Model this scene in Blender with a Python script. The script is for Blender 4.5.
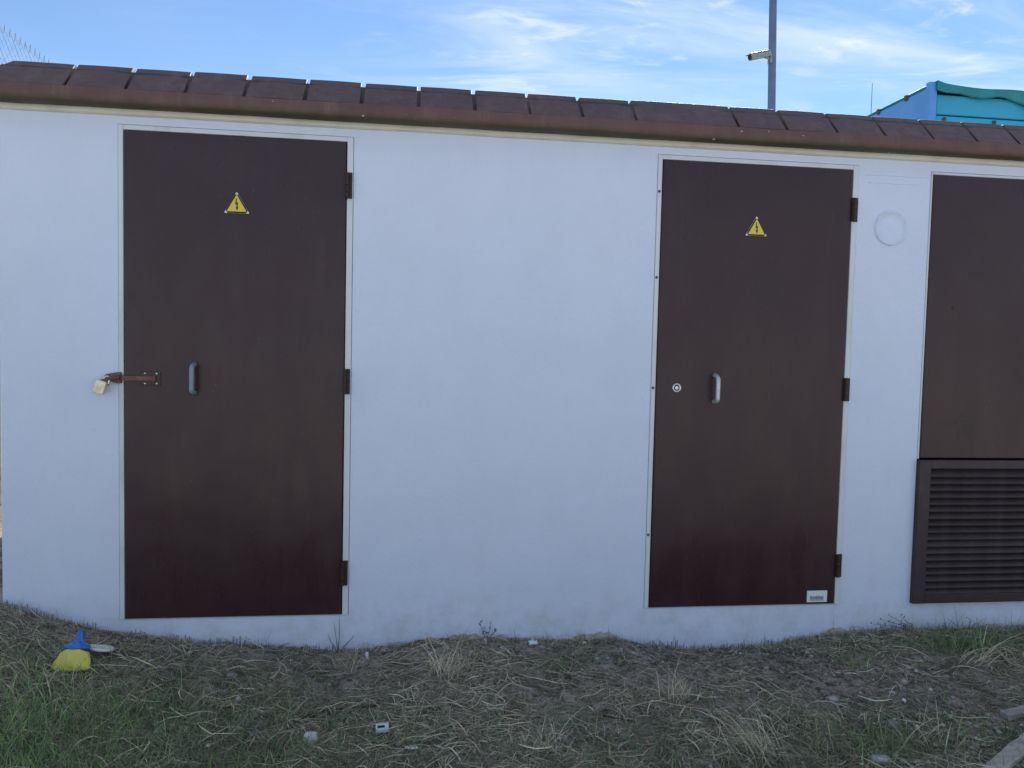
import bpy, math, random
import numpy as np
from mathutils import Vector, Matrix

# ------------------------------------------------------------------ scene, camera, sky, sun
for o in list(bpy.data.objects):
    bpy.data.objects.remove(o)
S = bpy.context.scene
C = S.collection
random.seed(7)
RNG = np.random.default_rng(11)
rad = math.radians

YAW, PITCH, ROLL = 0.12856, -0.0519, 0.02286
CAM = Vector((0.0, -3.4894, 1.2356))
FPX = 770.0
fw = Vector((math.sin(YAW)*math.cos(PITCH), math.cos(YAW)*math.cos(PITCH), math.sin(PITCH)))
rt0 = Vector((math.cos(YAW), -math.sin(YAW), 0))
up0 = rt0.cross(fw)
rt = rt0*math.cos(ROLL) + up0*math.sin(ROLL)
up = -rt0*math.sin(ROLL) + up0*math.cos(ROLL)
cd = bpy.data.cameras.new('camera')
cd.sensor_width = 36.0
cd.lens = FPX/1024*36.0
cd.clip_start = 0.05
cd.clip_end = 3000
cam = bpy.data.objects.new('camera', cd)
C.objects.link(cam)
m3 = Matrix((rt, up, -fw)).transposed()
cam.matrix_world = Matrix.Translation(CAM) @ m3.to_4x4()
S.camera = cam

SUN_EL, SUN_AZ = rad(41), rad(25)          # azimuth from +Y (behind the kiosk) towards +X
sun_dir = Vector((math.sin(SUN_AZ)*math.cos(SUN_EL), math.cos(SUN_AZ)*math.cos(SUN_EL), math.sin(SUN_EL)))
sl = bpy.data.lights.new('sun', 'SUN')
sl.energy = 5.0
sl.angle = rad(0.55)
sl.color = (1.0, 0.95, 0.87)
sun = bpy.data.objects.new('sun', sl)
C.objects.link(sun)
sun.rotation_euler = sun_dir.to_track_quat('Z', 'Y').to_euler()
sun.location = (8, 12, 14)

W = bpy.data.worlds.new('World')
S.world = W
W.use_nodes = True
wt = W.node_tree
wt.nodes.clear()
def wn(t, **k):
    n = wt.nodes.new(t)
    for a, b in k.items():
        setattr(n, a, b)
    return n
def wl(a, b):
    wt.links.new(a, b)
sky = wn('ShaderNodeTexSky')
sky.sky_type = 'NISHITA'
sky.sun_disc = False
sky.sun_elevation = SUN_EL
sky.sun_rotation = SUN_AZ
sky.altitude = 600
sky.air_density = 1.0
sky.dust_density = 0.0
sky.ozone_density = 4.0
tc = wn('ShaderNodeTexCoord')
sep = wn('ShaderNodeSeparateXYZ')
wl(tc.outputs['Generated'], sep.inputs[0])
mz = wn('ShaderNodeMath', operation='MAXIMUM')
mz.inputs[1].default_value = 0.06
wl(sep.outputs['Z'], mz.inputs[0])
def wdiv(sock):
    n = wn('ShaderNodeMath', operation='DIVIDE')
    wl(sock, n.inputs[0]); wl(mz.outputs[0], n.inputs[1])
    return n.outputs[0]
comb = wn('ShaderNodeCombineXYZ')
wl(wdiv(sep.outputs['X']), comb.inputs[0])
wl(wdiv(sep.outputs['Y']), comb.inputs[1])
def wnoise(scale, rotz, sx, sy, detail, rough, dist, loc):
    mp = wn('ShaderNodeMapping')
    mp.inputs['Rotation'].default_value = (0, 0, rotz)
    mp.inputs['Scale'].default_value = (sx, sy, 1)
    mp.inputs['Location'].default_value = loc
    wl(comb.outputs[0], mp.inputs[0])
    n = wn('ShaderNodeTexNoise')
    n.inputs['Scale'].default_value = scale
    n.inputs['Detail'].default_value = detail
    n.inputs['Roughness'].default_value = rough
    n.inputs['Distortion'].default_value = dist
    wl(mp.outputs[0], n.inputs['Vector'])
    return n.outputs['Fac']
def wramp(sock, a, b):
    n = wn('ShaderNodeMapRange')
    n.interpolation_type = 'SMOOTHSTEP'
    n.inputs['From Min'].default_value = a
    n.inputs['From Max'].default_value = b
    wl(sock, n.inputs['Value'])
    return n.outputs['Result']
def wmul(a, b):
    n = wn('ShaderNodeMath', operation='MULTIPLY')
    for i, v in enumerate((a, b)):
        if isinstance(v, float):
            n.inputs[i].default_value = v
        else:
            wl(v, n.inputs[i])
    return n.outputs[0]
wisp = wramp(wnoise(1.1, rad(62), 0.55, 1.5, 6, 0.62, 0.9, (2.2, 0.4, 0)), 0.38, 0.70)
mask = wramp(wnoise(0.30, 0.0, 1.0, 1.0, 2, 0.5, 0.3, (1.71, 4.74, 16.03)), 0.30, 0.56)
fine = wramp(wnoise(4.0, rad(20), 0.8, 1.3, 6, 0.6, 0.6, (0, 0, 3)), 0.52, 0.70)
cl = wn('ShaderNodeMath', operation='ADD')
cl.use_clamp = True
wl(wmul(wisp, wmul(mask, 0.8)), cl.inputs[0])
wl(wmul(fine, wmul(mask, 0.55)), cl.inputs[1])
mix = wn('ShaderNodeMix', data_type='RGBA')
wl(cl.outputs[0], mix.inputs['Factor'])
wl(sky.outputs[0], mix.inputs['A'])
mix.inputs['B'].default_value = (5.6, 6.2, 6.6, 1)
bg = wn('ShaderNodeBackground')
bg.inputs['Strength'].default_value = 0.075
wl(mix.outputs['Result'], bg.inputs['Color'])
wo = wn('ShaderNodeOutputWorld')
wl(bg.outputs[0], wo.inputs['Surface'])

S.view_settings.view_transform = 'Standard'
S.view_settings.look = 'None'
S.view_settings.gamma = 1
S.view_settings.use_curve_mapping = False
S.view_settings.exposure = 1.1
S.render.engine = 'CYCLES'
S.render.resolution_x, S.render.resolution_y = 1024, 768

# ------------------------------------------------------------------ helpers: materials
class Mat:
    def __init__(s, name, color=(.5, .5, .5), rough=.6, metal=0., spec=.5):
        s.m = bpy.data.materials.new(name)
        s.m.use_nodes = True
        s.t = s.m.node_tree
        s.b = s.t.nodes['Principled BSDF']
        s.b.inputs['Base Color'].default_value = (*color, 1)
        s.b.inputs['Roughness'].default_value = rough
        s.b.inputs['Metallic'].default_value = metal
        s.b.inputs['Specular IOR Level'].default_value = spec
        s._c = None
    def n(s, t, **k):
        x = s.t.nodes.new(t)
        for a, b in k.items():
            setattr(x, a, b)
        return x
    def l(s, a, b):
        s.t.links.new(a, b)
    def coord(s, kind='Object'):
        if s._c is None:
            s._c = s.n('ShaderNodeTexCoord')
        return s._c.outputs[kind]
    def noise(s, scale, detail=4, rough=.55, stretch=(1, 1, 1), loc=(0, 0, 0), dist=0., kind='Object'):
        mp = s.n('ShaderNodeMapping')
        mp.inputs['Scale'].default_value = stretch
        mp.inputs['Location'].default_value = loc
        s.l(s.coord(kind), mp.inputs[0])
        x = s.n('ShaderNodeTexNoise')
        x.inputs['Scale'].default_value = scale
        x.inputs['Detail'].default_value = detail
        x.inputs['Roughness'].default_value = rough
        x.inputs['Distortion'].default_value = dist
        s.l(mp.outputs[0], x.inputs['Vector'])
        return x.outputs['Fac']
    def ramp(s, sock, a, b, lo=0., hi=1.):
        x = s.n('ShaderNodeMapRange')
        x.interpolation_type = 'SMOOTHSTEP'
        for i, v in (('From Min', a), ('From Max', b), ('To Min', lo), ('To Max', hi)):
            x.inputs[i].default_value = v
        s.l(sock, x.inputs['Value'])
        return x.outputs['Result']
    def mul(s, a, b):
        x = s.n('ShaderNodeMath', operation='MULTIPLY')
        for i, v in enumerate((a, b)):
            if isinstance(v, (int, float)):
                x.inputs[i].default_value = v
            else:
                s.l(v, x.inputs[i])
        return x.outputs[0]
    def mix(s, f, a, b):
        x = s.n('ShaderNodeMix', data_type='RGBA')
        if isinstance(f, (int, float)):
            x.inputs['Factor'].default_value = f
        else:
            s.l(f, x.inputs['Factor'])
        for k, v in (('A', a), ('B', b)):
            if isinstance(v, tuple):
                x.inputs[k].default_value = (*v, 1)
            else:
                s.l(v, x.inputs[k])
        return x.outputs['Result']
    def color(s, sock):
        s.l(sock, s.b.inputs['Base Color'])
        return s
    def rough(s, sock):
        s.l(sock, s.b.inputs['Roughness'])
        return s
    def bump(s, *layers):
        prev = None
        for sock, dist, st in layers:
            x = s.n('ShaderNodeBump')
            x.inputs['Distance'].default_value = dist
            x.inputs['Strength'].default_value = st
            s.l(sock, x.inputs['Height'])
            if prev is not None:
                s.l(prev, x.inputs['Normal'])
            prev = x.outputs[0]
        s.l(prev, s.b.inputs['Normal'])
        return s
    def attr(s, name):
        x = s.n('ShaderNodeAttribute')
        x.attribute_name = name
        return x.outputs['Color']

M = {}
# white stucco wall
w = Mat('stucco_white', rough=.85, spec=.25)
base = w.mix(w.ramp(w.noise(2.2, 5, .6), .35, .7), (.68, .725, .87), (.655, .70, .84))
base = w.mix(w.mul(w.ramp(w.noise(5.0, 6, .65, (1, 1, .25)), .52, .75), .22), base, (.60, .62, .68))
spots = w.ramp(w.noise(38, 2, .5), .70, .76)
base = w.mix(w.mul(spots, .30), base, (.52, .53, .56))
sx = w.n('ShaderNodeSeparateXYZ')
w.l(w.coord(), sx.inputs[0])
splash = w.mul(w.ramp(sx.outputs['Z'], .22, -.12), w.ramp(w.noise(9, 6, .7), .40, .72))
base = w.mix(w.mul(splash, .40), base, (.44, .42, .40))
w.color(base)
w.bump((w.noise(170, 3, .65), .0026, .8), (w.noise(48, 3, .6), .004, .5), (w.noise(4, 2, .5), .02, .25))
M['wall'] = w.m
# cream trim under the eave and door frames
w = Mat('cream_paint', rough=.6, spec=.4)
w.color(w.mix(w.ramp(w.noise(9, 5, .6, (1, 1, 2)), .42, .75), (.68, .66, .58), (.58, .56, .49)))
w.bump((w.noise(120, 3, .6), .0015, .4))
M['cream'] = w.m
w = Mat('frame_paint', rough=.55, spec=.4)
w.color(w.mix(w.ramp(w.noise(7, 4, .6, (1, 1, .4)), .45, .8), (.66, .68, .70), (.52, .53, .53)))
w.bump((w.noise(120, 2, .6), .001, .4))
M['frame'] = w.m
# brown painted concrete roof edge
def roof_mat(name, a, b, mossy):
    w = Mat(name, rough=.62, spec=.5)
    c = w.mix(w.ramp(w.noise(3.5, 6, .65), .35, .7), a, b)
    c = w.mix(w.mul(w.ramp(w.noise(12, 5, .7, (1, 1, .12)), .50, .74), .6), c, (.17, .105, .085))
    if mossy:
        z = w.n('ShaderNodeSeparateXYZ')
        w.l(w.coord(), z.inputs[0])
        c = w.mix(w.mul(w.ramp(z.outputs['Z'], 2.215, 2.18), w.ramp(w.noise(2.5, 4, .6), .25, .60)), c, (.052, .050, .022))
        c = w.mix(w.ramp(w.noise(20, 2, .5, (1, 1, 1.8), (3, 1, 4)), .725, .75), c, (.42, .37, .32))
    c = w.mix(w.mul(w.ramp(w.noise(60, 3, .6), .62, .78), .4), c, (.22, .17, .14))
    w.color(c)
    w.rough(w.ramp(w.noise(30, 4, .6), .3, .75, .5, .72))
    w.bump((w.noise(150, 3, .65), .0015, .45), (w.noise(22, 2, .6), .005, .25))
    return w.m
M['fascia'] = roof_mat('roof_edge_brown', (.125, .064, .060), (.098, .050, .048), True)
M['tile'] = roof_mat('roof_tile_brown', (.108, .061, .061), (.088, .051, .053), False)
M['roofcore'] = roof_mat('roof_core_brown', (.05, .03, .026), (.036, .023, .021), False)
# brown door paint
def door_mat(name, off, smear=None):
    w = Mat(name, rough=.4, spec=.36)
    c = w.mix(w.ramp(w.noise(1.6, 5, .6, (1, 1, 1), (off, 0, 0)), .3, .75), (.038, .0150, .0190), (.044, .0190, .0230))
    c = w.mix(w.mul(w.ramp(w.noise(7, 6, .7, (1, 1, .10), (off, 0, 2)), .50, .78), .35), c, (.070, .042, .044))
    c = w.mix(w.mul(w.ramp(w.noise(90, 2, .5, (1, 1, 1), (off, 1, 0)), .69, .76), .6), c, (.12, .085, .07))
    scr = w.ramp(w.noise(5, 5, .6, (1.0, 1, 5.5), (off*2, 0, 5), .8), .66, .74)
    c = w.mix(w.mul(scr, .22), c, (.11, .085, .06))
    if smear:
        v = w.n('ShaderNodeVectorMath', operation='DISTANCE')
        mp = w.n('ShaderNodeMapping')
        mp.inputs['Scale'].default_value = (1, 1, 1.9)
        w.l(w.coord(), mp.inputs[0]); w.l(mp.outputs[0], v.inputs[0])
        v.inputs[1].default_value = (smear[0], -.01, smear[1]*1.9)
        k = w.mul(w.ramp(v.outputs['Value'], .19, .02), w.ramp(w.noise(11, 3, .5, (1, 1, 3.2), (0, 0, 2), 1.2), .50, .60))
        c = w.mix(w.mul(k, .85), c, (.017, .012, .010))
    w.color(c)
    w.rough(w.ramp(w.noise(5, 6, .65, (1, 1, .4), (off, 3, 0)), .3, .75, .24, .40))
    w.bump((w.noise(2.0, 2, .5, (1, 1, 1), (off, 0, 0)), .03, .30), (w.noise(220, 2, .5), .0006, .35))
    return w.m
M['door1'] = door_mat('door_brown_plain', 0.3)
M['door2'] = door_mat('door_brown_scuffed', 5.1)
M['door3'] = door_mat('panel_brown_worn', 9.7, (2.68, .88))
w = Mat('louvre_brown', rough=.5, spec=.5)
w.color(w.mix(w.ramp(w.noise(14, 5, .65), .4, .75), (.032, .018, .020), (.055, .036, .036)))
w.bump((w.noise(160, 3, .6), .0008, .4))
M['louvre'] = w.m
w = Mat('hinge_dark_steel', rough=.6, metal=.3)
w.color(w.mix(w.ramp(w.noise(90, 3, .6), .45, .7), (.030, .020, .018), (.075, .040, .028)))
M['hinge'] = w.m
w = Mat('hasp_red_brown', rough=.5)
w.color(w.mix(w.ramp(w.noise(60, 3, .6), .45, .7), (.13, .045, .04), (.20, .085, .065)))
M['hasp'] = w.m
w = Mat('grey_plastic_handle', rough=.35)
w.color(w.mix(w.ramp(w.noise(40, 3), .4, .7), (.20, .235, .27), (.27, .30, .33)))
M['handle_dark'] = w.m
w = Mat('pale_aluminium_handle', rough=.4, metal=.4)
w.color(w.mix(w.ramp(w.noise(60, 3), .4, .7), (.56, .57, .58), (.44, .45, .46)))
M['handle_pale'] = w.m
w = Mat('chrome_worn', rough=.28, metal=.9)
w.color(w.mix(w.ramp(w.noise(80, 3), .4, .7), (.62, .62, .62), (.45, .45, .44)))
M['chrome'] = w.m
w = Mat('padlock_brass_pale', rough=.4, metal=.35)
w.color(w.mix(w.ramp(w.noise(50, 3), .4, .7), (.78, .70, .52), (.62, .52, .36)))
M['brass'] = w.m
M['black'] = Mat('black_print', (.012, .012, .010), .6).m
w = Mat('sign_yellow', rough=.5)
w.color(w.mix(w.ramp(w.noise(60, 3), .4, .75), (.74, .56, .05), (.66, .55, .13)))
M['yellow'] = w.m
w = Mat('sign_margin_pale', rough=.5)
w.color(w.mix(w.ramp(w.noise(60, 3), .4, .75), (.78, .74, .50), (.66, .62, .45)))
M['pale_yellow'] = w.m
M['paper'] = Mat('sticker_white', (.74, .76, .76), .5).m
M['ink'] = Mat('faded_grey_ink', (.22, .24, .26), .6).m
w = Mat('bitumen_soil_stain', rough=.9)
w.color(w.mix(w.ramp(w.noise(40, 4, .7), .35, .7), (.10, .092, .08), (.20, .185, .16)))
M['stain'] = w.m
w = Mat('tan_cement', rough=.9)
w.color(w.mix(w.ramp(w.noise(25, 5, .7), .35, .7), (.40, .35, .28), (.28, .245, .195)))
w.bump((w.noise(70, 4, .7), .006, .8))
M['tan'] = w.m
w = Mat('galvanised', rough=.5, metal=.5)
w.color(w.mix(w.ramp(w.noise(30, 3), .4, .7), (.20, .22, .25), (.28, .30, .33)))
M['galv'] = w.m
w = Mat('pole_paint_blue_grey', rough=.5)
w.color(w.mix(w.ramp(w.noise(8, 4), .4, .7), (.12, .16, .27), (.15, .19, .30)))
M['pole'] = w.m
w = Mat('camera_housing_grey', rough=.45)
w.color(w.mix(w.ramp(w.noise(20, 4), .4, .7), (.34, .33, .33), (.28, .27, .27)))
M['cctv'] = w.m
w = Mat('truck_blue', rough=.45)
w.color(w.mix(w.ramp(w.noise(3, 5, .65, (1, 1, .4)), .4, .75), (.03, .38, .60), (.05, .46, .66)))
M['tblue'] = w.m
w = Mat('truck_light_blue', rough=.45)
w.color(w.mix(w.ramp(w.noise(3, 5, .65), .4, .75), (.10, .32, .74), (.13, .38, .78)))
M['tlight'] = w.m
w = Mat('tarpaulin_teal', rough=.5)
w.color(w.mix(w.ramp(w.noise(5, 5, .65), .4, .75), (.010, .22, .25), (.02, .30, .34)))
w.bump((w.noise(9, 4, .6, (1, 1, .5)), .05, .5))
M['tarp'] = w.m
M['rubber'] = Mat('tyre_rubber', (.02, .02, .02), .8).m
M['steel'] = Mat('dark_steel', (.06, .06, .065), .55).m

# soil
w = Mat('soil_and_litter', rough=.95, spec=.15)
c = w.mix(w.ramp(w.noise(3.0, 6, .7), .35, .68), (.34, .275, .24), (.44, .37, .325))
c = w.mix(w.ramp(w.noise(40, 5, .75), .48, .70), c, (.115, .10, .085))
c = w.mix(w.mul(w.ramp(w.noise(75, 4, .7, (1, 1, 1), (4, 2, 0)), .57, .68), .8), c, (.36, .34, .31))
c = w.mix(w.mul(w.ramp(w.noise(8, 4, .7, (1, 1, 1), (3, 3, 0)), .46, .60), .85), c, (.10, .082, .068))
gm = w.n('ShaderNodeAttribute'); gm.attribute_name = 'grassy'
c = w.mix(w.mul(gm.outputs['Fac'], w.ramp(w.noise(22, 5, .7, (1, 1, 1), (1, 7, 0)), .35, .65)), c, (.085, .10, .05))
# far out the field reads as dry grass
far = w.n('ShaderNodeAttribute'); far.attribute_name = 'far'
bounce_yard = w.n('ShaderNodeAttribute'); bounce_yard.attribute_name = 'bounce_yard'
c = w.mix(far.outputs['Fac'], c, (.11, .10, .055))
c = w.mix(bounce_yard.outputs['Fac'], c, w.mix(w.ramp(w.noise(.35, 6, .7), .35, .65), (.46, .455, .445), (.36, .355, .345)))  # unseen pale ground behind the camera, added to bounce light onto the wall
w.color(c)
w.bump((w.noise(160, 3, .7), .005, .6), (w.noise(45, 4, .7), .015, .6))
M['soil'] = w.m
def blade_mat(name, rough=.6, trans=.25):
    w = Mat(name, rough=rough, spec=.3)
    w.color(w.attr('tint'))
    return w.m
M['blade'] = blade_mat('grass_blade')
def stone_mat(name, a, b):
    w = Mat(name, rough=.85, spec=.3)
    w.color(w.mix(w.ramp(w.noise(28, 5, .7), .35, .7), a, b))
    w.bump((w.noise(70, 4, .65), .004, .7))
    return w.m
M['stone_pale'] = stone_mat('stone_pale', (.46, .44, .41), (.32, .30, .28))
M['stone_white'] = stone_mat('stone_white', (.70, .66, .62), (.56, .53, .50))
M['stone_grey'] = stone_mat('stone_grey', (.26, .25, .24), (.18, .17, .16))
M['stone_buff'] = stone_mat('stone_buff', (.30, .24, .18), (.20, .16, .12))
w = Mat('wood_weathered', rough=.8)
w.color(w.mix(w.ramp(w.noise(12, 6, .7, (.12, 1, 1)), .38, .68), (.46, .42, .38), (.28, .25, .22)))
w.bump((w.noise(30, 5, .7, (.1, 1, 1)), .004, .7))
M['wood'] = w.m
w = Mat('twig_dark', rough=.85)
w.color(w.mix(w.ramp(w.noise(60, 4), .4, .7), (.030, .024, .020), (.055, .042, .032)))
M['twig'] = w.m
w = Mat('twig_pale', rough=.85)
w.color(w.mix(w.ramp(w.noise(60, 4), .4, .7), (.40, .33, .23), (.28, .23, .16)))
M['twig_pale'] = w.m
def plastic(name, a, b, r=.3):
    w = Mat(name, rough=r)
    w.color(w.mix(w.ramp(w.noise(35, 3), .4, .7), a, b))
    w.bump((w.noise(45, 3, .6), .004, .5))
    return w.m
M['pl_blue'] = plastic('plastic_blue', (.035, .12, .46), (.07, .19, .55), .3)
M['pl_yellow'] = plastic('plastic_yellow', (.66, .57, .08), (.58, .53, .16), .4)
M['pl_white'] = plastic('plastic_white', (.74, .75, .74), (.62, .63, .62), .35)
M['pl_smooth'] = Mat('plastic_white_smooth', (.72, .73, .72), .35).m
M['pl_paleblue'] = plastic('plastic_pale_blue', (.45, .54, .68), (.38, .48, .64), .35)

# ------------------------------------------------------------------ helpers: meshes
def obj(name, mesh, mat=None, parent=None, smooth=False):
    if mat is not None:
        mesh.materials.append(mat)
    if smooth:
        mesh.polygons.foreach_set('use_smooth', [True]*len(mesh.polygons))
    o = bpy.data.objects.new(name, mesh)
    C.objects.link(o)
    if parent is not None:
        o.parent = parent
        o.matrix_parent_inverse = world_of(parent).inverted()
    return o
def world_of(o):
    m = Matrix.LocRotScale(o.location, o.rotation_euler, o.scale)
    if o.parent is not None:
        return world_of(o.parent) @ o.matrix_parent_inverse @ m
    return m
def empty(name, loc):
    o = bpy.data.objects.new(name, None)
    o.empty_display_size = .2
    C.objects.link(o)
    o.location = loc
    return o
def tag(o, label=None, cat=None, group=None, kind=None):
    for k, v in (('label', label), ('category', cat), ('group', group), ('kind', kind)):
        if v:
            o[k] = v
    return o
class MB:
    def __init__(s):
        s.v, s.f = [], []
    def add(s, vs, fs):
        n = len(s.v)
        s.v += [tuple(v) for v in vs]
        s.f += [tuple(i+n for i in f) for f in fs]
        return s
    def box(s, x0, x1, y0, y1, z0, z1, bev=0.):
        """axis box; bev > 0 chamfers every edge seen from the front"""
        if bev <= 0:
            vs = [(x, y, z) for z in (z0, z1) for y in (y0, y1) for x in (x0, x1)]
            return s.add(vs, [(0, 2, 3, 1), (4, 5, 7, 6), (0, 1, 5, 4), (2, 6, 7, 3), (0, 4, 6, 2), (1, 3, 7, 5)])
        b = bev
        vs = []
        for (yy, ins) in ((y1, 0), (y0+b, 0), (y0, b)):
            vs += [(x0+ins, yy, z0+ins), (x1-ins, yy, z0+ins), (x1-ins, yy, z1-ins), (x0+ins, yy, z1-ins)]
        fs = [(3, 2, 1, 0), (8, 9, 10, 11)]
        for a in (0, 4):
            for i in range(4):
                j = (i+1) % 4
                fs.append((a+i, a+j, a+4+j, a+4+i))
        return s.add(vs, fs)
    def prism(s, prof, x0, x1):
        """profile of (y, z) points, extruded along x"""
        n = len(prof)
        vs = [(x0, y, z) for y, z in prof] + [(x1, y, z) for y, z in prof]
        fs = [tuple(range(n-1, -1, -1)), tuple(range(n, 2*n))]
        fs += [(i, (i+1) % n, n+(i+1) % n, n+i) for i in range(n)]
        return s.add(vs, fs)
    def poly_y(s, pts, y0, y1):
        """outline of (x, z) points with thickness along y"""
        n = len(pts)
        vs = [(x, y0, z) for x, z in pts] + [(x, y1, z) for x, z in pts]
        fs = [tuple(range(n)), tuple(range(2*n-1, n-1, -1))]
        fs += [(i, n+i, n+(i+1) % n, (i+1) % n) for i in range(n)]
        return s.add(vs, fs)
    def tube(s, pts, r, n=8, caps=True):
        """round bar through points; r a number or one radius per point"""
        pts = [Vector(p) for p in pts]
        if not hasattr(r, '__len__'):
            r = [r]*len(pts)
        rings = []
        ref = None
        for i, p in enumerate(pts):
            d = (pts[min(i+1, len(pts)-1)] - pts[max(i-1, 0)]).normalized()
            if ref is None:
                ref = d.orthogonal().normalized()
            ref = (ref - d*ref.dot(d)).normalized()
            b = d.cross(ref)
            rings.append([p + (ref*math.cos(2*math.pi*k/n) + b*math.sin(2*math.pi*k/n))*r[i] for k in range(n)])
        vs = [v for q in rings for v in q]
        fs = []
        for i in range(len(pts)-1):
            for k in range(n):
                fs.append((i*n+k, i*n+(k+1) % n, (i+1)*n+(k+1) % n, (i+1)*n+k))
        if caps:
            fs.append(tuple(range(n-1, -1, -1)))
            fs.append(tuple((len(pts)-1)*n+k for k in range(n)))
        return s.add(vs, fs)
    def lathe_y(s, prof, cx, cz, n=24):
        """(radius, y) profile spun round an axis along y; closes at both ends"""
        vs = []
        for r, y in prof:
            vs += [(cx + r*math.cos(2*math.pi*k/n), y, cz + r*math.sin(2*math.pi*k/n)) for k in range(n)]
        fs = []
        for i in range(len(prof)-1):
            for k in range(n):
                fs.append((i*n+k, i*n+(k+1) % n, (i+1)*n+(k+1) % n, (i+1)*n+k))
        fs.append(tuple(range(n-1, -1, -1)))
        fs.append(tuple((len(prof)-1)*n+k for k in range(n)))
        return s.add(vs, fs)
    def mesh(s, name):
        me = bpy.data.meshes.new(name)
        me.from_pydata(s.v, [], s.f)
        me.update()
        return me
    def build(s, name, mat, parent=None, smooth=False):
        return obj(name, s.mesh(name), mat, parent, smooth)
def bevel(o, width, seg=2):
    b = o.modifiers.new('bevel', 'BEVEL')
    b.width = width
    b.segments = seg
    b.limit_method = 'ANGLE'
    b.angle_limit = rad(35)
    return o

# vectorised value noise
def _h(ix, iy, seed):
    n = (ix*374761393 + iy*668265263 + seed*974711) & 0x7fffffff
    n = ((n ^ (n >> 13))*1274126177) & 0x7fffffff
    return ((n ^ (n >> 16)) & 0xffff)/65535.0
def vnoise(x, y, seed=0):
    x = np.asarray(x, float); y = np.asarray(y, float)
    ix = np.floor(x).astype(np.int64); iy = np.floor(y).astype(np.int64)
    fx = x-ix; fy = y-iy
    fx = fx*fx*(3-2*fx); fy = fy*fy*(3-2*fy)
    a = _h(ix, iy, seed); b = _h(ix+1, iy, seed); c = _h(ix, iy+1, seed); d = _h(ix+1, iy+1, seed)
    return (a*(1-fx)+b*fx)*(1-fy) + (c*(1-fx)+d*fx)*fy
def fbm(x, y, seed=0, octv=4, gain=.5):
    t = 0; amp = 1; tot = 0
    for k in range(octv):
        t = t + amp*vnoise(np.asarray(x)*2**k, np.asarray(y)*2**k, seed+k*17)
        tot += amp; amp *= gain
    return t/tot

# soil line along the wall, read off the photograph
PX = [-4, -2.2, -1.71, -1.53, -1.33, -.915, -.484, -.307, -.05, .053, .42, .75, .95, 1.095, 1.344, 1.70, 2.06, 2.54, 3.1, 4.5, 6]
PZ = [.10, .09, .070, .010, -.048, -.113, -.152, -.176, -.150, -.130, -.126, -.150, -.14, -.178, -.212, -.200, -.149, -.146, -.145, -.15, -.16]
def ground_h(x, y):
    x = np.asarray(x, float); y = np.asarray(y, float)
    p = np.interp(x, PX, PZ)
    basez = -.185 + .05*np.clip((-1.0-x)/1.2, 0, 1)
    wgt = np.exp(-(np.clip(-y, 0, None)/.55)**2)
    wgt = np.where(y > 0, np.exp(-(y/4.)**2), wgt)
    h = basez + (p-basez)*wgt
    near = np.exp(-((x-.8)/6.)**2 - ((y+.6)/4.)**2)
    rough = (fbm(x*2.2, y*2.2, 3)-.5)*.05 + (fbm(x*9, y*9, 5)-.5)*.035 + (fbm(x*30, y*30, 9, 2)-.5)*.012
    rough = rough*np.clip(-y/.12, .25, 1)
    h = h + rough*near
    return h + (fbm(x*.05, y*.05, 31, 3)-.5)*.5*np.clip((np.hypot(x, y)-12)/40, 0, 1)
def gz(x, y):
    return float(ground_h(np.array([x]), np.array([y]))[0])
def px2ground(u, v):
    """point where the pixel's sight line meets the soil"""
    d = rt*((u-512)/FPX) + up*((384-v)/FPX) + fw
    t = 2.0
    for k in range(40):
        q = CAM + d*t
        g = gz(q.x, min(q.y, 0))
        t += (g - q.z)/d.z*.8
    return CAM + d*t
def px2plane(u, v, y):
    d = rt*((u-512)/FPX) + up*((384-v)/FPX) + fw
    return CAM + d*((y-CAM.y)/d.y)

# ------------------------------------------------------------------ ground
def axis(a, b, step, far, g=1.22):
    mid = list(np.arange(a, b+1e-6, step))
    lo = []; hi = []; s = step; q = a
    while q > -far:
        s *= g; q -= s; lo.append(q)
    s = step; q = b
    while q < far:
        s *= g; q += s; hi.append(q)
    return np.array(lo[::-1]+mid+hi)
def grassy_mask(x, y):
    """where the turf is green rather than bare or strawy"""
    a = np.clip((.15-x)/1.2, 0, 1)*np.clip((-y-.10)/.5, 0, 1)*1.05
    b = np.exp(-((x-2.75)/.45)**2-((y+.16)/.16)**2)*1.1
    c = np.exp(-((x-.78)/.12)**2-((y+.22)/.10)**2)*.8
    d = np.exp(-((x-1.75)/.30)**2-((y+.95)/.16)**2)*.5
    e = np.exp(-((x-2.05)/.22)**2-((y+.18)/.12)**2)*.6
    k = .45*np.clip((-.45-y)/.5, 0, 1)
    return np.clip((a+b+c+d+e+k)*(.35+1.1*fbm(x*3, y*3, 51)), 0, 1)
def bare_mask(x, y):
    a = np.exp(-((x-1.75)/.50)**2-((y+.30)/.24)**2)
    b = np.exp(-((x-2.05)/.30)**2-((y+1.05)/.28)**2)*.9
    c = np.exp(-((x-.85)/.32)**2-((y+.16)/.13)**2)*.9
    d = np.exp(-(y/.10)**2)*.8
    return np.clip(a+b+c+d, 0, 1)
gx = axis(-2.6, 4.4, .022, 700)
gy = axis(-2.0, .06, .022, 700)
X, Y = np.meshgrid(gx, gy)
Z = ground_h(X, Y)
nx, ny = len(gx), len(gy)
idx = np.arange(nx*ny).reshape(ny, nx)
quads = np.stack([idx[:-1, :-1], idx[:-1, 1:], idx[1:, 1:], idx[1:, :-1]], -1).reshape(-1, 4)
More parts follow.
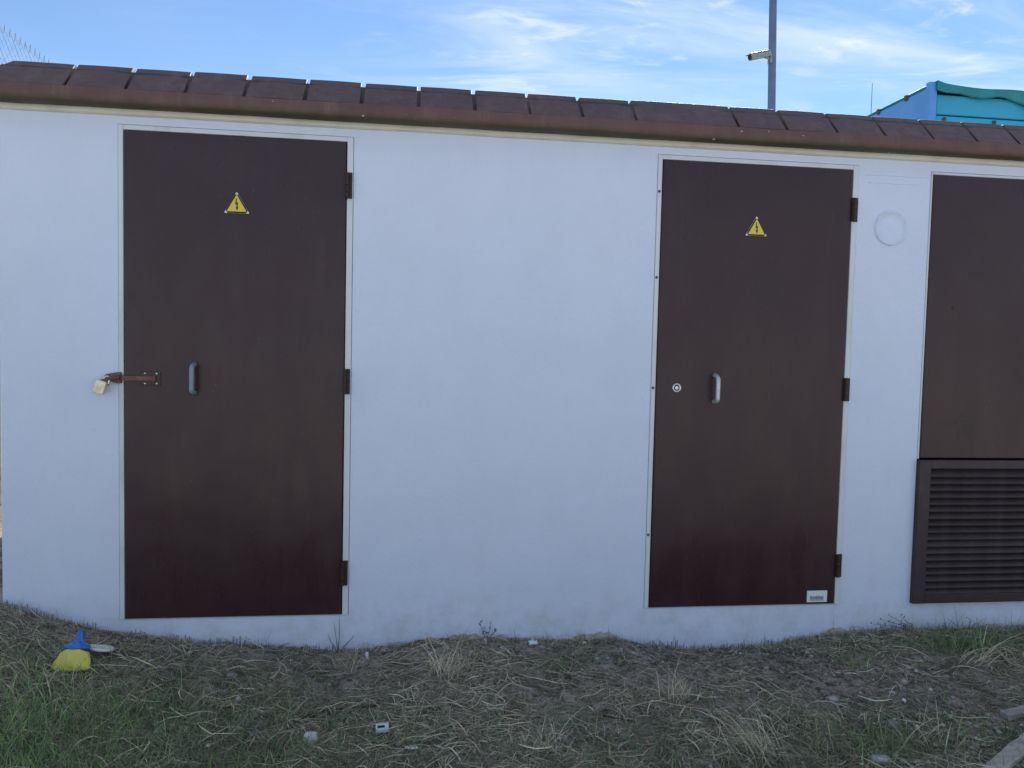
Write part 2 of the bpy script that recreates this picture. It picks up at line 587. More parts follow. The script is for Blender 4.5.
def np_mesh(name, verts, faces):
    me = bpy.data.meshes.new(name)
    k = faces.shape[1]
    me.vertices.add(len(verts))
    me.vertices.foreach_set('co', np.ascontiguousarray(verts, dtype=np.float32).ravel())
    me.loops.add(faces.size)
    me.loops.foreach_set('vertex_index', np.ascontiguousarray(faces, dtype=np.int32).ravel())
    me.polygons.add(len(faces))
    me.polygons.foreach_set('loop_start', np.arange(0, faces.size, k, dtype=np.int32))
    me.polygons.foreach_set('loop_total', np.full(len(faces), k, dtype=np.int32))
    me.update(calc_edges=True)
    return me
me = np_mesh('ground', np.stack([X.ravel(), Y.ravel(), Z.ravel()], 1), quads)
at = me.attributes.new('grassy', 'FLOAT', 'POINT')
at.data.foreach_set('value', grassy_mask(X, Y).ravel().astype(np.float32))
at = me.attributes.new('far', 'FLOAT', 'POINT')
at.data.foreach_set('value', (np.clip((np.hypot(X-.8, Y+1)-3)/2.5, 0, 1)).ravel().astype(np.float32))
at = me.attributes.new('bounce_yard', 'FLOAT', 'POINT')
at.data.foreach_set('value', np.clip((-2.2-Y)/1.2, 0, 1).ravel().astype(np.float32))
ground = obj('ground', me, M['soil'], None, True)
tag(ground, 'dark soil with dry and green grass in front of the kiosk', 'ground', kind='structure')

# ------------------------------------------------------------------ transformer kiosk
KX0, KX1, KD = -1.724, 4.30, 2.4
Zlo = -.6
D1 = (-1.2258, -.3030); D2 = (1.1318, 2.0672); P0, P1 = 2.4846, 4.02
ZT, ZL = 2.10, .716
kiosk = empty('transformer_kiosk', (1.3, 1.2, -.15))
tag(kiosk, 'long white rendered transformer kiosk with brown doors and brown tiled eave', 'building')
# openings as (x0, x1, z0, z1)
OP = [(D1[0]-.026, D1[1]+.032, -.006, ZT+.026), (D2[0]-.026, D2[1]+.032, -.006, ZT+.026), (P0-.012, P1+.03, -.006, ZT+.016)]
xs = sorted({KX0, KX1, *[o[0] for o in OP], *[o[1] for o in OP]})
zs = sorted({Zlo, 2.20, *[o[2] for o in OP], *[o[3] for o in OP]})
wb = MB()
key = {}
def wv(x, y, z):
    k = (round(x, 5), round(y, 5), round(z, 5))
    if k not in key:
        key[k] = len(wb.v)
        wb.v.append(k)
    return key[k]
TH = .11
for i in range(len(xs)-1):
    for j in range(len(zs)-1):
        a, b, c, d = xs[i], xs[i+1], zs[j], zs[j+1]
        cx, cz = (a+b)/2, (c+d)/2
        if any(o[0] < cx < o[1] and o[2] < cz < o[3] for o in OP):
            continue
        wb.f.append((wv(a, 0, c), wv(b, 0, c), wv(b, 0, d), wv(a, 0, d)))
for o in OP:
    a, b, c, d = o
    for (p, q) in (((a, c), (a, d)), ((a, d), (b, d)), ((b, d), (b, c)), ((b, c), (a, c))):
        wb.f.append((wv(p[0], 0, p[1]), wv(q[0], 0, q[1]), wv(q[0], TH, q[1]), wv(p[0], TH, p[1])))
A, B = KX0, KX1
wb.f.append((wv(A, 0, 2.20), wv(A, KD, 2.20), wv(A, KD, Zlo), wv(A, 0, Zlo)))
wb.f.append((wv(B, 0, Zlo), wv(B, KD, Zlo), wv(B, KD, 2.20), wv(B, 0, 2.20)))
wb.f.append((wv(A, KD, 2.20), wv(B, KD, 2.20), wv(B, KD, Zlo), wv(A, KD, Zlo)))
wall = wb.build('wall', M['wall'], kiosk)
# cream bead under the eave
def noisy_prism(prof, x0, x1, step, amp, seed):
    n = int((x1-x0)/step)
    mb = MB(); k = len(prof)
    for i in range(n+1):
        x = x0+(x1-x0)*i/n
        for j, (y, z) in enumerate(prof):
            dy = (fbm(np.array([x*2.5]), np.array([j*.7]), seed)[0]-.5)*amp
            dz = (fbm(np.array([x*2.5]), np.array([j*.7+9]), seed)[0]-.5)*amp
            mb.v.append((x, y+float(dy), z+float(dz)))
    for i in range(n):
        for j in range(k):
            jj = (j+1) % k
            mb.f.append((i*k+j, i*k+jj, (i+1)*k+jj, (i+1)*k+j))
    mb.f.append(tuple(range(k-1, -1, -1)))
    mb.f.append(tuple(n*k+j for j in range(k)))
    return mb
noisy_prism([(.01, 2.159), (-.012, 2.160), (-.020, 2.165), (-.024, 2.198), (.01, 2.198)], KX0-.018, KX1+.018, .06, .005, 71).build('eave_trim', M['cream'], kiosk)
# roof slab with real 45 degree sloping edge, notched into tiles
EV = .085
roof = MB()
co = [(.0235, .0235)]
def ring(off, z):
    return [(KX0-off, -off, z), (KX1+off, -off, z), (KX1+off, KD+off, z), (KX0-off, KD+off, z)]
rings = [ring(.045, 2.2005), ring(EV-.024, 2.244), ring(-.040+.026, 2.347), ring(-.10, 2.348)]
vs = [v for q in rings for v in q]
fs = [(3, 2, 1, 0), (12, 13, 14, 15)]
for a in range(3):
    for i in range(4):
        j = (i+1) % 4
        fs.append((a*4+i, a*4+j, a*4+4+j, a*4+4+i))
roof.add(vs, fs)
roof_o = roof.build('roof', M['roofcore'], kiosk)
# fascia strip, slightly bulging, front and both ends
fprof = [(-.050, 2.176), (-.074, 2.184), (-.0855, 2.196), (-.0875, 2.222), (-.0848, 2.2465), (-.06, 2.248), (-.03, 2.20), (-.03, 2.181)]
noisy_prism(fprof, KX0-.083, KX1+.083, .05, .006, 83).build('fascia', M['fascia'], roof_o, True).modifiers.new('b', 'EDGE_SPLIT').split_angle = rad(50)
for sx_, xw in ((-1, KX0), (1, KX1)):
    mb = MB()
    pr = [(xw + sx_*(-y), z) for y, z in fprof]
    n = len(pr)
    vs = [(x, .0, z) for x, z in pr] + [(x, KD+.06, z) for x, z in pr]
    fs = [tuple(range(n)), tuple(range(2*n-1, n-1, -1))] + [(i, n+i, n+(i+1) % n, (i+1) % n) for i in range(n)]
    mb.add(vs, fs).build('fascia', M['fascia'], roof_o)
# tiles on the front slope; gap positions measured, one tile is double width
gaps = [-1.43, -1.194, -.958, -.721, -.474, -.234, .008, .251, .493, .731, .976, 1.457, 1.693, 1.939, 2.178, 2.422, 2.648, 2.870, 3.11, 3.35, 3.59, 3.83, 4.07]
T = .128; c45 = math.sqrt(.5)
def tile(x0, x1, hipl=0, hipr=0):
    """sloping slab 26 mm thick that turns over the crest; hip cuts at the ends"""
    j = lambda s: random.uniform(-s, s)
    mb = MB()
    n = max(3, int((x1-x0)/.06))
    t0, lift = 0.002, j(.0015)
    prof = [(-.0845, 2.2475), (.0440, 2.3760), (.11, 2.371), (.11, 2.350), (.03, 2.340), (-.050, 2.247)]
    k = len(prof)
    for i in range(n+1):
        f = i/n
        for q, (y, z) in enumerate(prof):
            rise = max(0, min(1, (z-2.247)/T))
            if q == 5: rise = 0
            a = x0 + hipl*rise*T; b = x1 - hipr*rise*T
            e = .0012 if (i in (0, n) and q < 3) else 0
            wob = j(.0010) if 0 < q < 3 else 0
            mb.v.append((a+(b-a)*f + (j(.0025) if i in (0, n) else 0), y + c45*e + wob, z - c45*e + lift*rise + wob*.5))
    for i in range(n):
        for q in range(k):
            r = (q+1) % k
            mb.f.append((i*k+q, i*k+r, (i+1)*k+r, (i+1)*k+q))
    mb.f.append(tuple(range(k-1, -1, -1)))
    mb.f.append(tuple(n*k+q for q in range(k)))
    o = mb.build('tile', M['tile'], roof_o)
    return bevel(o, .0022, 1)
ed = [KX0-.084] + gaps + [KX1+.084]
for i in range(len(ed)-1):
    w2 = .0072 + random.uniform(-.001, .001)
    first, last = i == 0, i == len(ed)-2
    tile(ed[i] + (0 if first else w2), ed[i+1] - (0 if last else w2), 1 if first else 0, 1 if last else 0)
# end slopes (out of sight from the front)
for sx_, xw in ((-1, KX0), (1, KX1)):
    for q in range(9):
        y0 = .08 + q*.255
        mb = MB()
        pr = [(-.083, 2.249), (.041, 2.372), (.11, 2.373), (.11, 2.35), (.03, 2.34), (-.055, 2.247)]
        n = len(pr)
        pts = [(xw + sx_*(-y), z) for y, z in pr]
        vs = [(x, y0+.009, z) for x, z in pts] + [(x, y0+.246, z) for x, z in pts]
        mb.add(vs, [tuple(range(n)), tuple(range(2*n-1, n-1, -1))] + [(i, n+i, n+(i+1) % n, (i+1) % n) for i in range(n)])
        mb.build('tile', M['tile'], roof_o)

# ---- doors
def frame_ring(x0, x1, z0, z1, il, ir, ib, itp, yf, yb, mat, parent, name='door_frame'):
    """four bars of a frame, front at yf"""
    mb = MB()
    mb.box(x0, x0+il, yf, yb, z0, z1, .002)
    mb.box(x1-ir, x1, yf, yb, z0, z1, .002)
    mb.box(x0+il, x1-ir, yf+.0015, yb, z1-itp, z1, .002)
    if ib > 0:
        mb.box(x0+il, x1-ir, yf+.0015, yb, z0, z0+ib, .002)
    return mb.build(name, mat, parent)
def leaf(x0, x1, z0, z1, mat, name='door'):
    """sheet steel leaf with folded edge and a barely dished face"""
    mb = MB()
    nx_, nz_ = 12, 24
    for j in range(nz_+1):
        for i in range(nx_+1):
            x = x0+.004+(x1-x0-.008)*i/nx_; z = z0+.004+(z1-z0-.008)*j/nz_
            d = float(fbm(np.array([x*1.7]), np.array([z*1.4]), 93)[0]-.5)*.005
            mb.v.append((x, -.009 + d*(0 if i in (0, nx_) or j in (0, nz_) else 1), z))
    g = lambda i, j: j*(nx_+1)+i
    for j in range(nz_):
        for i in range(nx_):
            mb.f.append((g(i, j), g(i+1, j), g(i+1, j+1), g(i, j+1)))
    b = len(mb.v)
    rim = [g(i, 0) for i in range(nx_+1)] + [g(nx_, j) for j in range(1, nz_+1)] + [g(i, nz_) for i in range(nx_-1, -1, -1)] + [g(0, j) for j in range(nz_-1, 0, -1)]
    n = len(rim)
    for ex, yy in ((.004, -.005), (.004, .03)):
        for q in rim:
            x, y, z = mb.v[q]
            mb.v.append((x0 if x < x0+.005 else x1 if x > x1-.005 else x, yy, z0 if z < z0+.005 else z1 if z > z1-.005 else z))
    for i in range(n):
        k = (i+1) % n
        mb.f.append((rim[k], rim[i], b+i, b+k))
        mb.f.append((b+k, b+i, b+n+i, b+n+k))
    mb.f.append(tuple(b+n+i for i in range(n)))
    return mb.build(name, mat, kiosk)
def hinge(door, x, zc):
    mb = MB()
    mb.box(x-.002, x+.028, -.016, -.006, zc-.056, zc+.056, .002)
    for k in range(4):
        z0 = zc-.054+k*.0275
        mb.tube([(x+.006, -.021, z0), (x+.006, -.021, z0+.0255)], .0085, 10)
    for k in (-.036, 0.004, .04):
        mb.lathe_y([(.005, -.016), (.005, -.0185), (.003, -.0195)], x+.021, zc+k, 8)
    return mb.build('hinge', M['hinge'], door)
def d_handle(door, x, z0, z1, mat, w=.011, stand=.042):
    pts = []
    for t in range(9):
        a = math.pi/2*t/8
        pts.append((x, -.012-stand*math.sin(a), z0+.018*(1-math.cos(a))*1.0))
    pts2 = [(p[0], p[1], z0+z1-p[2]) for p in pts[::-1]]
    mb = MB().tube(pts+pts2, [w*1.25]+[w]*(len(pts)*2-2)+[w*1.25], 12)
    for z in ():
        mb.lathe_y([(w*1.6, -.008), (w*1.6, -.0125), (w*1.2, -.015)], x, z, 14)
    return mb.build('handle', mat, door, True)
door1 = leaf(D1[0], D1[1], 0., ZT, M['door1'])
door1['label'] = 'brown steel door with red-brown hasp and padlock'
door2 = leaf(D2[0], D2[1], 0., ZT, M['door2'])
door2['label'] = 'brown steel door with round lock and pale handle'
for (x0, x1, z0, z1) in OP[:2]:
    frame_ring(x0+.002, x1-.002, z0+.001, z1-.002, .0205, .0265, .0035, .0205, -.0045, .08, M['frame'], kiosk)
for d, dd in ((door1, D1), (door2, D2)):
    for zc in (1.912, 1.052, .19):
        hinge(d, dd[1]-.001, zc)
d_handle(door1, -.937, .992, 1.115, M['handle_dark'], .0105)
d_handle(door2, 1.414, .984, 1.108, M['handle_pale'], .0105)
# cylinder lock on the second door
lk = MB().lathe_y([(.022, -.008), (.022, -.013), (.018, -.0155), (.0165, -.0145)], 1.229, 1.048, 28).build('lock', M['chrome'], door2, True)
MB().lathe_y([(.0125, -.0135), (.0125, -.0165), (.011, -.0175)], 1.229, 1.048, 20).build('keyhole_ring', M['black'], door2)
mb = MB().lathe_y([(.0085, -.0165), (.0085, -.019), (.007, -.0195)], 1.2265, 1.048, 18)
mb.build('lock_cylinder', M['chrome'], door2)
# screws down the left frame of the second door
for z in (1.955, 1.56, 1.046, .35):
    MB().lathe_y([(.0065, -.003), (.0065, -.0065), (.004, -.008)], D2[0]-.016, z, 10).build('screw', M['steel'], door2)
# hasp on the first door: plate, flat bar and the staple side bracket
hz = 1.052
MB().box(-1.160, -1.076, -.0125, -.007, hz-.029, hz+.029, .0015).build('hasp_plate', M['door1'], door1)
MB().box(-1.252, -1.096, -.021, -.0135, hz-.011, hz+.011, .002).build('hasp_bar', M['hasp'], door1)
for x in (-1.140, -1.092):
    for z in (hz+.0215, hz-.0215):
        MB().lathe_y([(.0042, -.0115), (.0042, -.0145), (.0025, -.0155)], x, z, 8).build('screw', M['chrome'], door1)
mb = MB()
mb.poly_y([(-1.302, hz-.004), (-1.252, hz-.024), (-1.236, hz-.022), (-1.236, hz+.022), (-1.243, hz+.026), (-1.296, hz+.016), (-1.304, hz+.008)], -.020, -.0005)
mb.tube([(-1.312, -.030, hz-.016), (-1.285, -.032, hz-.002), (-1.236, -.031, hz+.002)], .0095, 8)
bevel(mb.build('hasp_bracket', M['hasp'], door1), .002)
# padlock hangs from the bracket
pl = empty('padlock', (-1.322, -.032, .985))
tag(pl, 'pale brass padlock hanging from the hasp of the left door', 'padlock')
def rot_pts(pts, cx, cz, a):
    ca, sa = math.cos(a), math.sin(a)
    return [(cx+(x-cx)*ca-(z-cz)*sa, cz+(x-cx)*sa+(z-cz)*ca) for x, z in pts]
pb = [(-1.342, .986), (-1.342, 1.033), (-1.337, 1.038), (-1.303, 1.038), (-1.298, 1.033), (-1.298, .986), (-1.303, .980), (-1.337, .980)]
bevel(MB().poly_y([(x+.016, z) for x, z in rot_pts(pb, -1.31, 1.04, -.30)], -.047, -.021).build('lock_body', M['brass'], pl), .004, 3)
arc = [(-1.306-.013*math.cos(a), 1.034+.028*math.sin(a)) for a in np.linspace(0, math.pi, 9)]
arc = [(-1.319, 1.026)] + arc + [(-1.293, 1.026)]
MB().tube([(x, -.034, z) for x, z in [(x+.016, z) for x, z in rot_pts(arc, -1.31, 1.04, -.30)]], .0042, 8).build('shackle', M['chrome'], pl, True)

# right: steel panel over a louvred grille
pan = leaf(P0, P1, ZL+.004, ZT, M['door3'], 'access_panel')
pan['label'] = 'plain brown steel panel above the louvred grille'
frame_ring(P0-.010, P1+.028, ZL, ZT+.014, .0085, .026, 0, .0125, -.0035, .08, M['frame'], kiosk, 'panel_frame')
MB().lathe_y([(.008, -.0075), (.008, -.0095), (.006, -.011)], 2.62, 1.462, 12).build('rivet', M['hinge'], pan)
gr = frame_ring(P0-.0115, P1+.028, -.004, ZL-.004, .062, .06, .045, .042, -.026, .09, M['louvre'], kiosk, 'louvre_grille')
gr['label'] = 'brown louvred ventilation grille with horizontal slats'
gx0, gx1 = P0+.0505, P1-.032
z_top, z_bot, NS = ZL-.046, .041, 18
pit = (z_top-z_bot)/NS
sm = None
for k in range(NS):
    zc = z_top-pit*(k+.5)
    if sm is None:
        mb = MB()
        prof = [(-.020, -pit*.62), (-.0175, -pit*.66), (.016, pit*.52), (.020, pit*.60), (.0235, pit*.60), (.019, pit*.44), (-.0145, -pit*.70), (-.019, -pit*.70)]
        mb.prism(prof, 0, gx1-gx0)
        sm = mb.mesh('slat')
        sm.materials.append(M['louvre'])
    o = bpy.data.objects.new('slat', sm)
    C.objects.link(o)
    o.parent = gr
    o.matrix_parent_inverse = world_of(gr).inverted()
    o.location = (gx0, random.uniform(-.0012, .0012), zc)
    o.rotation_euler = (random.uniform(-.07, .07), 0, random.uniform(-.0008, .0008))
mb = MB().box(gx0, gx1, .075, .085, z_bot, z_top)
mb.build('backing', M['black'], gr)
# round plastered plug in the wall
mb = MB().lathe_y([(.084, .01), (.084, -.005), (.081, -.010), (.076, -.0095), (.072, -.004), (.045, -.0045), (.0, -.0045)], 2.276, 1.836, 48)
mb.build('round_plug', M['wall'], kiosk, True)
# faint board marks between the second door and the panel
for z, x0, x1 in ((2.083, 2.135, 2.458), (2.047, 2.15, 2.40)):
    noisy_prism([(.004, z-.004), (-.0032, z-.0012), (-.0032, z+.0012), (.004, z+.004)], x0, x1, .03, .002, int(z*100)).build('render_ridge', M['wall'], kiosk)
# ragged brush edge where the paint stops short of the soil
mb = MB(); x = KX0
while x < KX1:
    wd = random.uniform(.003, .007)
    g = float(np.interp(x, PX, PZ))
    env = float(np.clip((fbm(np.array([x*1.6]), np.array([2.2]), 41)[0]-.38)*4.5, 0, 1))
    if -.6 < x < -.2 or 1.0 < x < 1.95:
        env = max(env, .75)
    hgt = .003 + env*random.uniform(.003, .040)*float(np.clip(2.6*(fbm(np.array([x*11.]), np.array([6.1]), 48)[0]-.30), .05, 1.3))
    mb.add([(x, -.0028, g-.07), (x+wd, -.0028, g-.07), (x+wd*.8, -.0028, g+hgt), (x+wd*.35, -.0028, g+hgt*1.04)], [(0, 1, 2, 3)])
    x += wd + random.uniform(.001, .006)
mb.build('paint_edge', M['stain'], kiosk)
# bare cement bumps along the foot of the wall
for x0, x1, hh in ((.02, .50, .024), (.70, 1.03, .032), (1.98, 2.30, .026), (2.75, 3.25, .022)):
    mb = MB(); n = 46
    for i in range(n+1):
        x = x0+(x1-x0)*i/n
        g = float(np.interp(x, PX, PZ))
        s_ = math.sin(math.pi*i/n)**.5
        top = g - .03 + (hh+.03)*s_*(.45+1.0*float(fbm(np.array([x*14.]), np.array([1.]), 66, 4, .7)[0]))
        dp = .006+.022*s_
        mb.v += [(x, .01, top), (x, -.004-dp*.25, top-.003), (x, -dp*.8, top-.016), (x, -dp-.01, g-.06), (x, .01, g-.06)]
    for i in range(n):
        for q in range(5):
            r = (q+1) % 5
            mb.f.append((i*5+q, i*5+r, (i+1)*5+r, (i+1)*5+q))
    mb.f.append((4, 3, 2, 1, 0)); mb.f.append(tuple(n*5+q for q in range(5)))
    mb.build('foot_render', M['tan'], kiosk, True)

# ---- warning signs
def warning_sign(cx, cz, label):
    r = empty('warning_sign', (cx, -.012, cz-.04))
    tag(r, label, 'warning sign', 'high voltage signs on the doors')
    def tri(w, zb, h, cut=0.):
        """triangle with corners cut by a share of the side"""
        P = [Vector((cx-w/2, cz+zb)), Vector((cx+w/2, cz+zb)), Vector((cx, cz+zb+h))]
        if cut <= 0:
            return [tuple(p) for p in P]
        out = []
        for i in range(3):
            p, a, b = P[i], P[i-1], P[(i+1) % 3]
            out += [tuple(p+(a-p)*cut), tuple(p+(b-p)*cut)]
        return out
    MB().poly_y(tri(.106, -.041, .092, .03), -.0135, -.0095).build('plate', M['pale_yellow'], r)
    MB().poly_y(tri(.1045, -.0405, .0905, .13), -.0146, -.0138).build('border', M['black'], r)
    MB().poly_y(tri(.083, -.034, .072, .035), -.0157, -.0149).build('field', M['yellow'], r)
    bolt = [(-.003, .026), (.001, .026), (-.001, .008), (.006, .010), (.0035, -.012), (.0075, -.012), (.0015, -.027), (-.0045, -.012), (-.001, -.012), (.0005, .001), (-.006, -.001)]
    MB().poly_y([(cx+x, cz-.004+z*.95) for x, z in bolt[::-1]], -.0168, -.016).build('lightning_bolt', M['black'], r)
warning_sign(-.763, 1.812, 'yellow high-voltage triangle on the padlocked left door')
warning_sign(1.590, 1.810, 'yellow high-voltage triangle on the door with the round lock')
# inventory sticker
st = empty('inventory_sticker', (1.972, -.011, .04))
tag(st, 'small white sticker with faded grey print at the bottom of a door', 'sticker')
MB().box(1.922, 2.026, -.0128, -.0108, .012, .068).build('backing_label', M['paper'], st)
mb = MB()
x = 1.938
while x < 2.006:
    wd = random.choice((.003, .005, .007))
    mb.box(x, min(x+wd, 2.009), -.0138, -.0131, .024, .024+random.choice((.016, .018, .020)))
    x += wd+.0018
mb.box(1.938, 2.009, -.0138, -.0131, .0195, .0218)
mb.build('print', M['ink'], st)

# ------------------------------------------------------------------ behind the kiosk
# chain-link fence running back along the left end
fn = empty('chain_link_fence', (-2.44, 4, 0))
tag(fn, 'tall chain-link fence running back beyond the left end of the roof', 'fence')
FX, FY0, FY1, FZ0, FZ1 = -2.44, -.2, 15.0, -.05, 3.04
mb = MB()
hh = FZ1-FZ0
stp = .062
s = FY0-hh
rw = .0010
while s < FY1:
    for sg in (1, -1):
        # wire from (s, FZ0) up to (s+hh, FZ1) or mirrored
        a, b = s, s+hh
        t0 = max(0, (FY0-a)/hh); t1 = min(1, (FY1-a)/hh)
        if t1-t0 > .01:
            za, zb = (FZ0+hh*t0, FZ0+hh*t1) if sg > 0 else (FZ1-hh*t0, FZ1-hh*t1)
            ya, yb = a+hh*t0, a+hh*t1
            mb.tube([(FX+sg*.001, ya, za), (FX+sg*.001, yb, zb)], rw, 3, False)
    s += stp
s = FY0
while s < FY1:       # twisted ends standing along the top
    mb.tube([(FX, s, FZ1-.03), (FX+.004, s+.004, FZ1+.020)], .0020, 4)
    s += stp
mb.build('wire_mesh', M['galv'], fn)
for q in range(6):
    y = .1+q*2.95
    MB().tube([(FX-.035, y, -.5), (FX-.035, y, 2.9), (FX-.035, y, 2.96)], [.03, .03, .012], 10).build('post', M['galv'], fn)
for z in (.1, 1.4, 2.85):
    MB().tube([(FX, FY0, z), (FX, FY1, z)], .0022, 4).build('tension_wire', M['galv'], fn)

# pole with surveillance camera
px, py = 4.245, 5.51
pole = empty('camera_pole', (px, py, -.2))
tag(pole, 'tall slim grey pole rising behind the kiosk roof', 'pole')
MB().tube([(px+.13, py, -.5), (px+.035, py, 3.), (px-.072, py, 6.9)], [.055, .048, .043], 14).build('shaft', M['pole'], pole, True)
MB().tube([(px-.072, py, 6.9), (px-.072, py, 6.93), (px-.073, py, 6.945)], [.048, .045, .012], 14).build('cap', M['pole'], pole)
MB().box(px-.02, px+.26, py-.14, py+.14, -.28, -.14, .01).build('base_plate', M['steel'], pole)
cc = empty('surveillance_camera', (px-.05, py-.03, 4.70))
tag(cc, 'grey tilted surveillance camera mounted on the slim pole', 'camera')
def obox(p, q, wy, hz_, drop=0.):
    """box along p-q with width wy and height hz_"""
    p, q = Vector(p), Vector(q)
    d = (q-p).normalized(); s_ = d.cross(Vector((0, 0, 1))).normalized(); u_ = s_.cross(d)
    vs = [a + s_*i*wy/2 + u_*j*hz_/2 for a in (p, q) for i, j in ((-1, -1), (1, -1), (1, 1), (-1, 1))]
    return vs, [(0, 1, 2, 3), (7, 6, 5, 4), (0, 4, 5, 1), (1, 5, 6, 2), (2, 6, 7, 3), (3, 7, 4, 0)]
L = Vector((3.905, 5.40, 4.690)); Rr = Vector((4.185, 5.49, 4.785))
bevel(MB().add(*obox(L, Rr, .078, .066)).build('housing', M['cctv'], cc), .008, 2)
dv = (Rr-L).normalized()
bevel(MB().add(*obox(L-dv*.035+Vector((0, 0, .036)), Rr-dv*.02+Vector((0, 0, .036)), .092, .010)).build('sun_shield', M['cctv'], cc), .003)
MB().tube([L-dv*.014, L+dv*.004], .026, 14).build('lens', M['black'], cc)
mb = MB().tube([Rr-dv*.07+Vector((0, 0, -.03)), Rr+Vector((-.01, 0, -.055)), (px-.035, py-.01, 4.735)], .014, 8)
mb.box(px-.052, px-.03, py-.04, py+.04, 4.68, 4.79)
mb.build('bracket', M['cctv'], cc)

# far antenna
am = empty('antenna_mast', (12.3, 16.5, -.2))
tag(am, 'hair-thin antenna mast far behind, left of the blue truck', 'antenna')
MB().tube([(12.3, 16.5, -.6), (12.3, 16.5, 6), (12.3, 16.5, 8.56)], [.03, .016, .008], 6).build('mast', M['galv'], am)
MB().box(12.15, 12.45, 16.35, 16.65, -.4, -.1, .01).build('footing', M['steel'], am)

# blue tipper truck, rear end towards us
TX0, TX1, TY0, TY1 = 4.905, 7.355, 3.51, 9.2
tr = empty('tipper_truck', (6.1, 6.3, -.2))
tag(tr, 'blue truck body with sagging teal tarpaulin above the roof at right', 'truck')
ZB, ZTk = 1.15, 3.80
def part(name, mat, *boxes, bev=.01):
    mb = MB()
    for b in boxes:
        mb.box(*b, bev)
    return mb.build(name, mat, tr)
part('side_board', M['tlight'], (TX0, TX0+.07, TY0+.05, TY1, ZB, ZTk))
part('side_board', M['tlight'], (TX1-.07, TX1, TY0+.05, TY1, ZB, ZTk))
part('head_board', M['tblue'], (TX0+.07, TX1-.07, TY1-.07, TY1, ZB, ZTk+.1))
part('bed_floor', M['steel'], (TX0+.07, TX1-.07, TY0+.05, TY1-.07, ZB, ZB+.1))
zz = ZB
for k, h in enumerate((.62, .62, .60, .56, .20)):           # tailgate boards
    part('tailgate_board', M['tblue'], (TX0+.075, TX1-.075, TY0, TY0+.05, zz, zz+h-.012), bev=.006)
    zz += h
part('corner_post', M['tlight'], (TX0-.012, TX0+.068, TY0-.02, TY0+.045, ZB-.05, ZTk+.05))
part('corner_post', M['tlight'], (TX1-.068, TX1+.012, TY0-.02, TY0+.045, ZB-.05, ZTk+.05))
for x in np.arange(TX0+.16, TX1-.1, .53):
    for z in (3.505, 2.95, 2.4):
        MB().lathe_y([(.02, TY0+.002), (.02, TY0-.012), (.012, TY0-.018)], float(x), z, 10).build('bolt', M['steel'], tr)
for y in (TY0+.33, TY0+.80, TY0+1.6, TY0+2.6, TY0+3.8, TY0+5.0):  # tarp hooks along the side
    part('tarp_hook', M['steel'], (TX0-.022, TX0+.02, y, y+.04, ZTk-.02, ZTk+.03), bev=.006)
# tarpaulin: sagging sheet with a hanging rear flap
mb = MB(); nu, nv = 30, 16
def tarp_pt(i, j):
    u = i/nu
    x = TX0+.045+(TX1-TX0-.09)*u
    e = min(u, 1-u)
    top = ZTk+.055-.045*(1-math.exp(-e*26)) + .005*math.sin(u*23)
    bowl = 4.5*e*math.exp(-((e-.42)/.16)**2)
    if j < 5:        # flap
        t = j/4
        hang = .085+.010*math.sin(u*37+.6)+.13*math.exp(-((e-.50)/.10)**2)
        return (x, TY0-.035-.02*math.sin(u*31)*(1-t)-.012, top-hang*(1-t))
    t = (j-4)/(nv-4)
    sag = .10*math.sin(min(1, e*2.5)*math.pi/2)*abs(math.sin(t*math.pi*5))
    return (x, TY0-.035+t*(TY1-TY0+.03), top-sag*.5)
for j in range(nv+1):
    for i in range(nu+1):
        mb.v.append(tarp_pt(i, j))
for j in range(nv):
    for i in range(nu):
        a = j*(nu+1)+i
        mb.f.append((a, a+1, a+nu+2, a+nu+1))
tp = mb.build('tarpaulin', M['tarp'], tr, True)
so = tp.modifiers.new('thick', 'SOLIDIFY'); so.thickness = .008
# running gear and cab, hidden behind the kiosk from here
part('chassis', M['steel'], (TX0+.75, TX0+.87, TY0+.1, TY1+2.0, .78, 1.14), (TX1-.87, TX1-.75, TY0+.1, TY1+2.0, .78, 1.14))
for y in (TY0+1.2, TY0+2.55, TY1+.9):
    for x0, x1 in ((TX0+.02, TX0+.34), (TX1-.34, TX1-.02)):
        g = gz((x0+x1)/2, y)
        mb = MB().tube([(x0, y, g+.5), (x0+.03, y, g+.5), (x1-.03, y, g+.5), (x1, y, g+.5)], [.46, .5, .5, .46], 28)
        wh = mb.build('wheel', M['rubber'], tr)
        MB().tube([(x0-.006, y, g+.5), (x1+.006, y, g+.5)], [.27, .27], 20).build('rim', M['galv'], wh)
bevel(part('cab', M['tblue'], (TX0+.05, TX1-.05, TY1+.25, TY1+2.2, 1.0, 3.1), bev=.0), .08, 3)

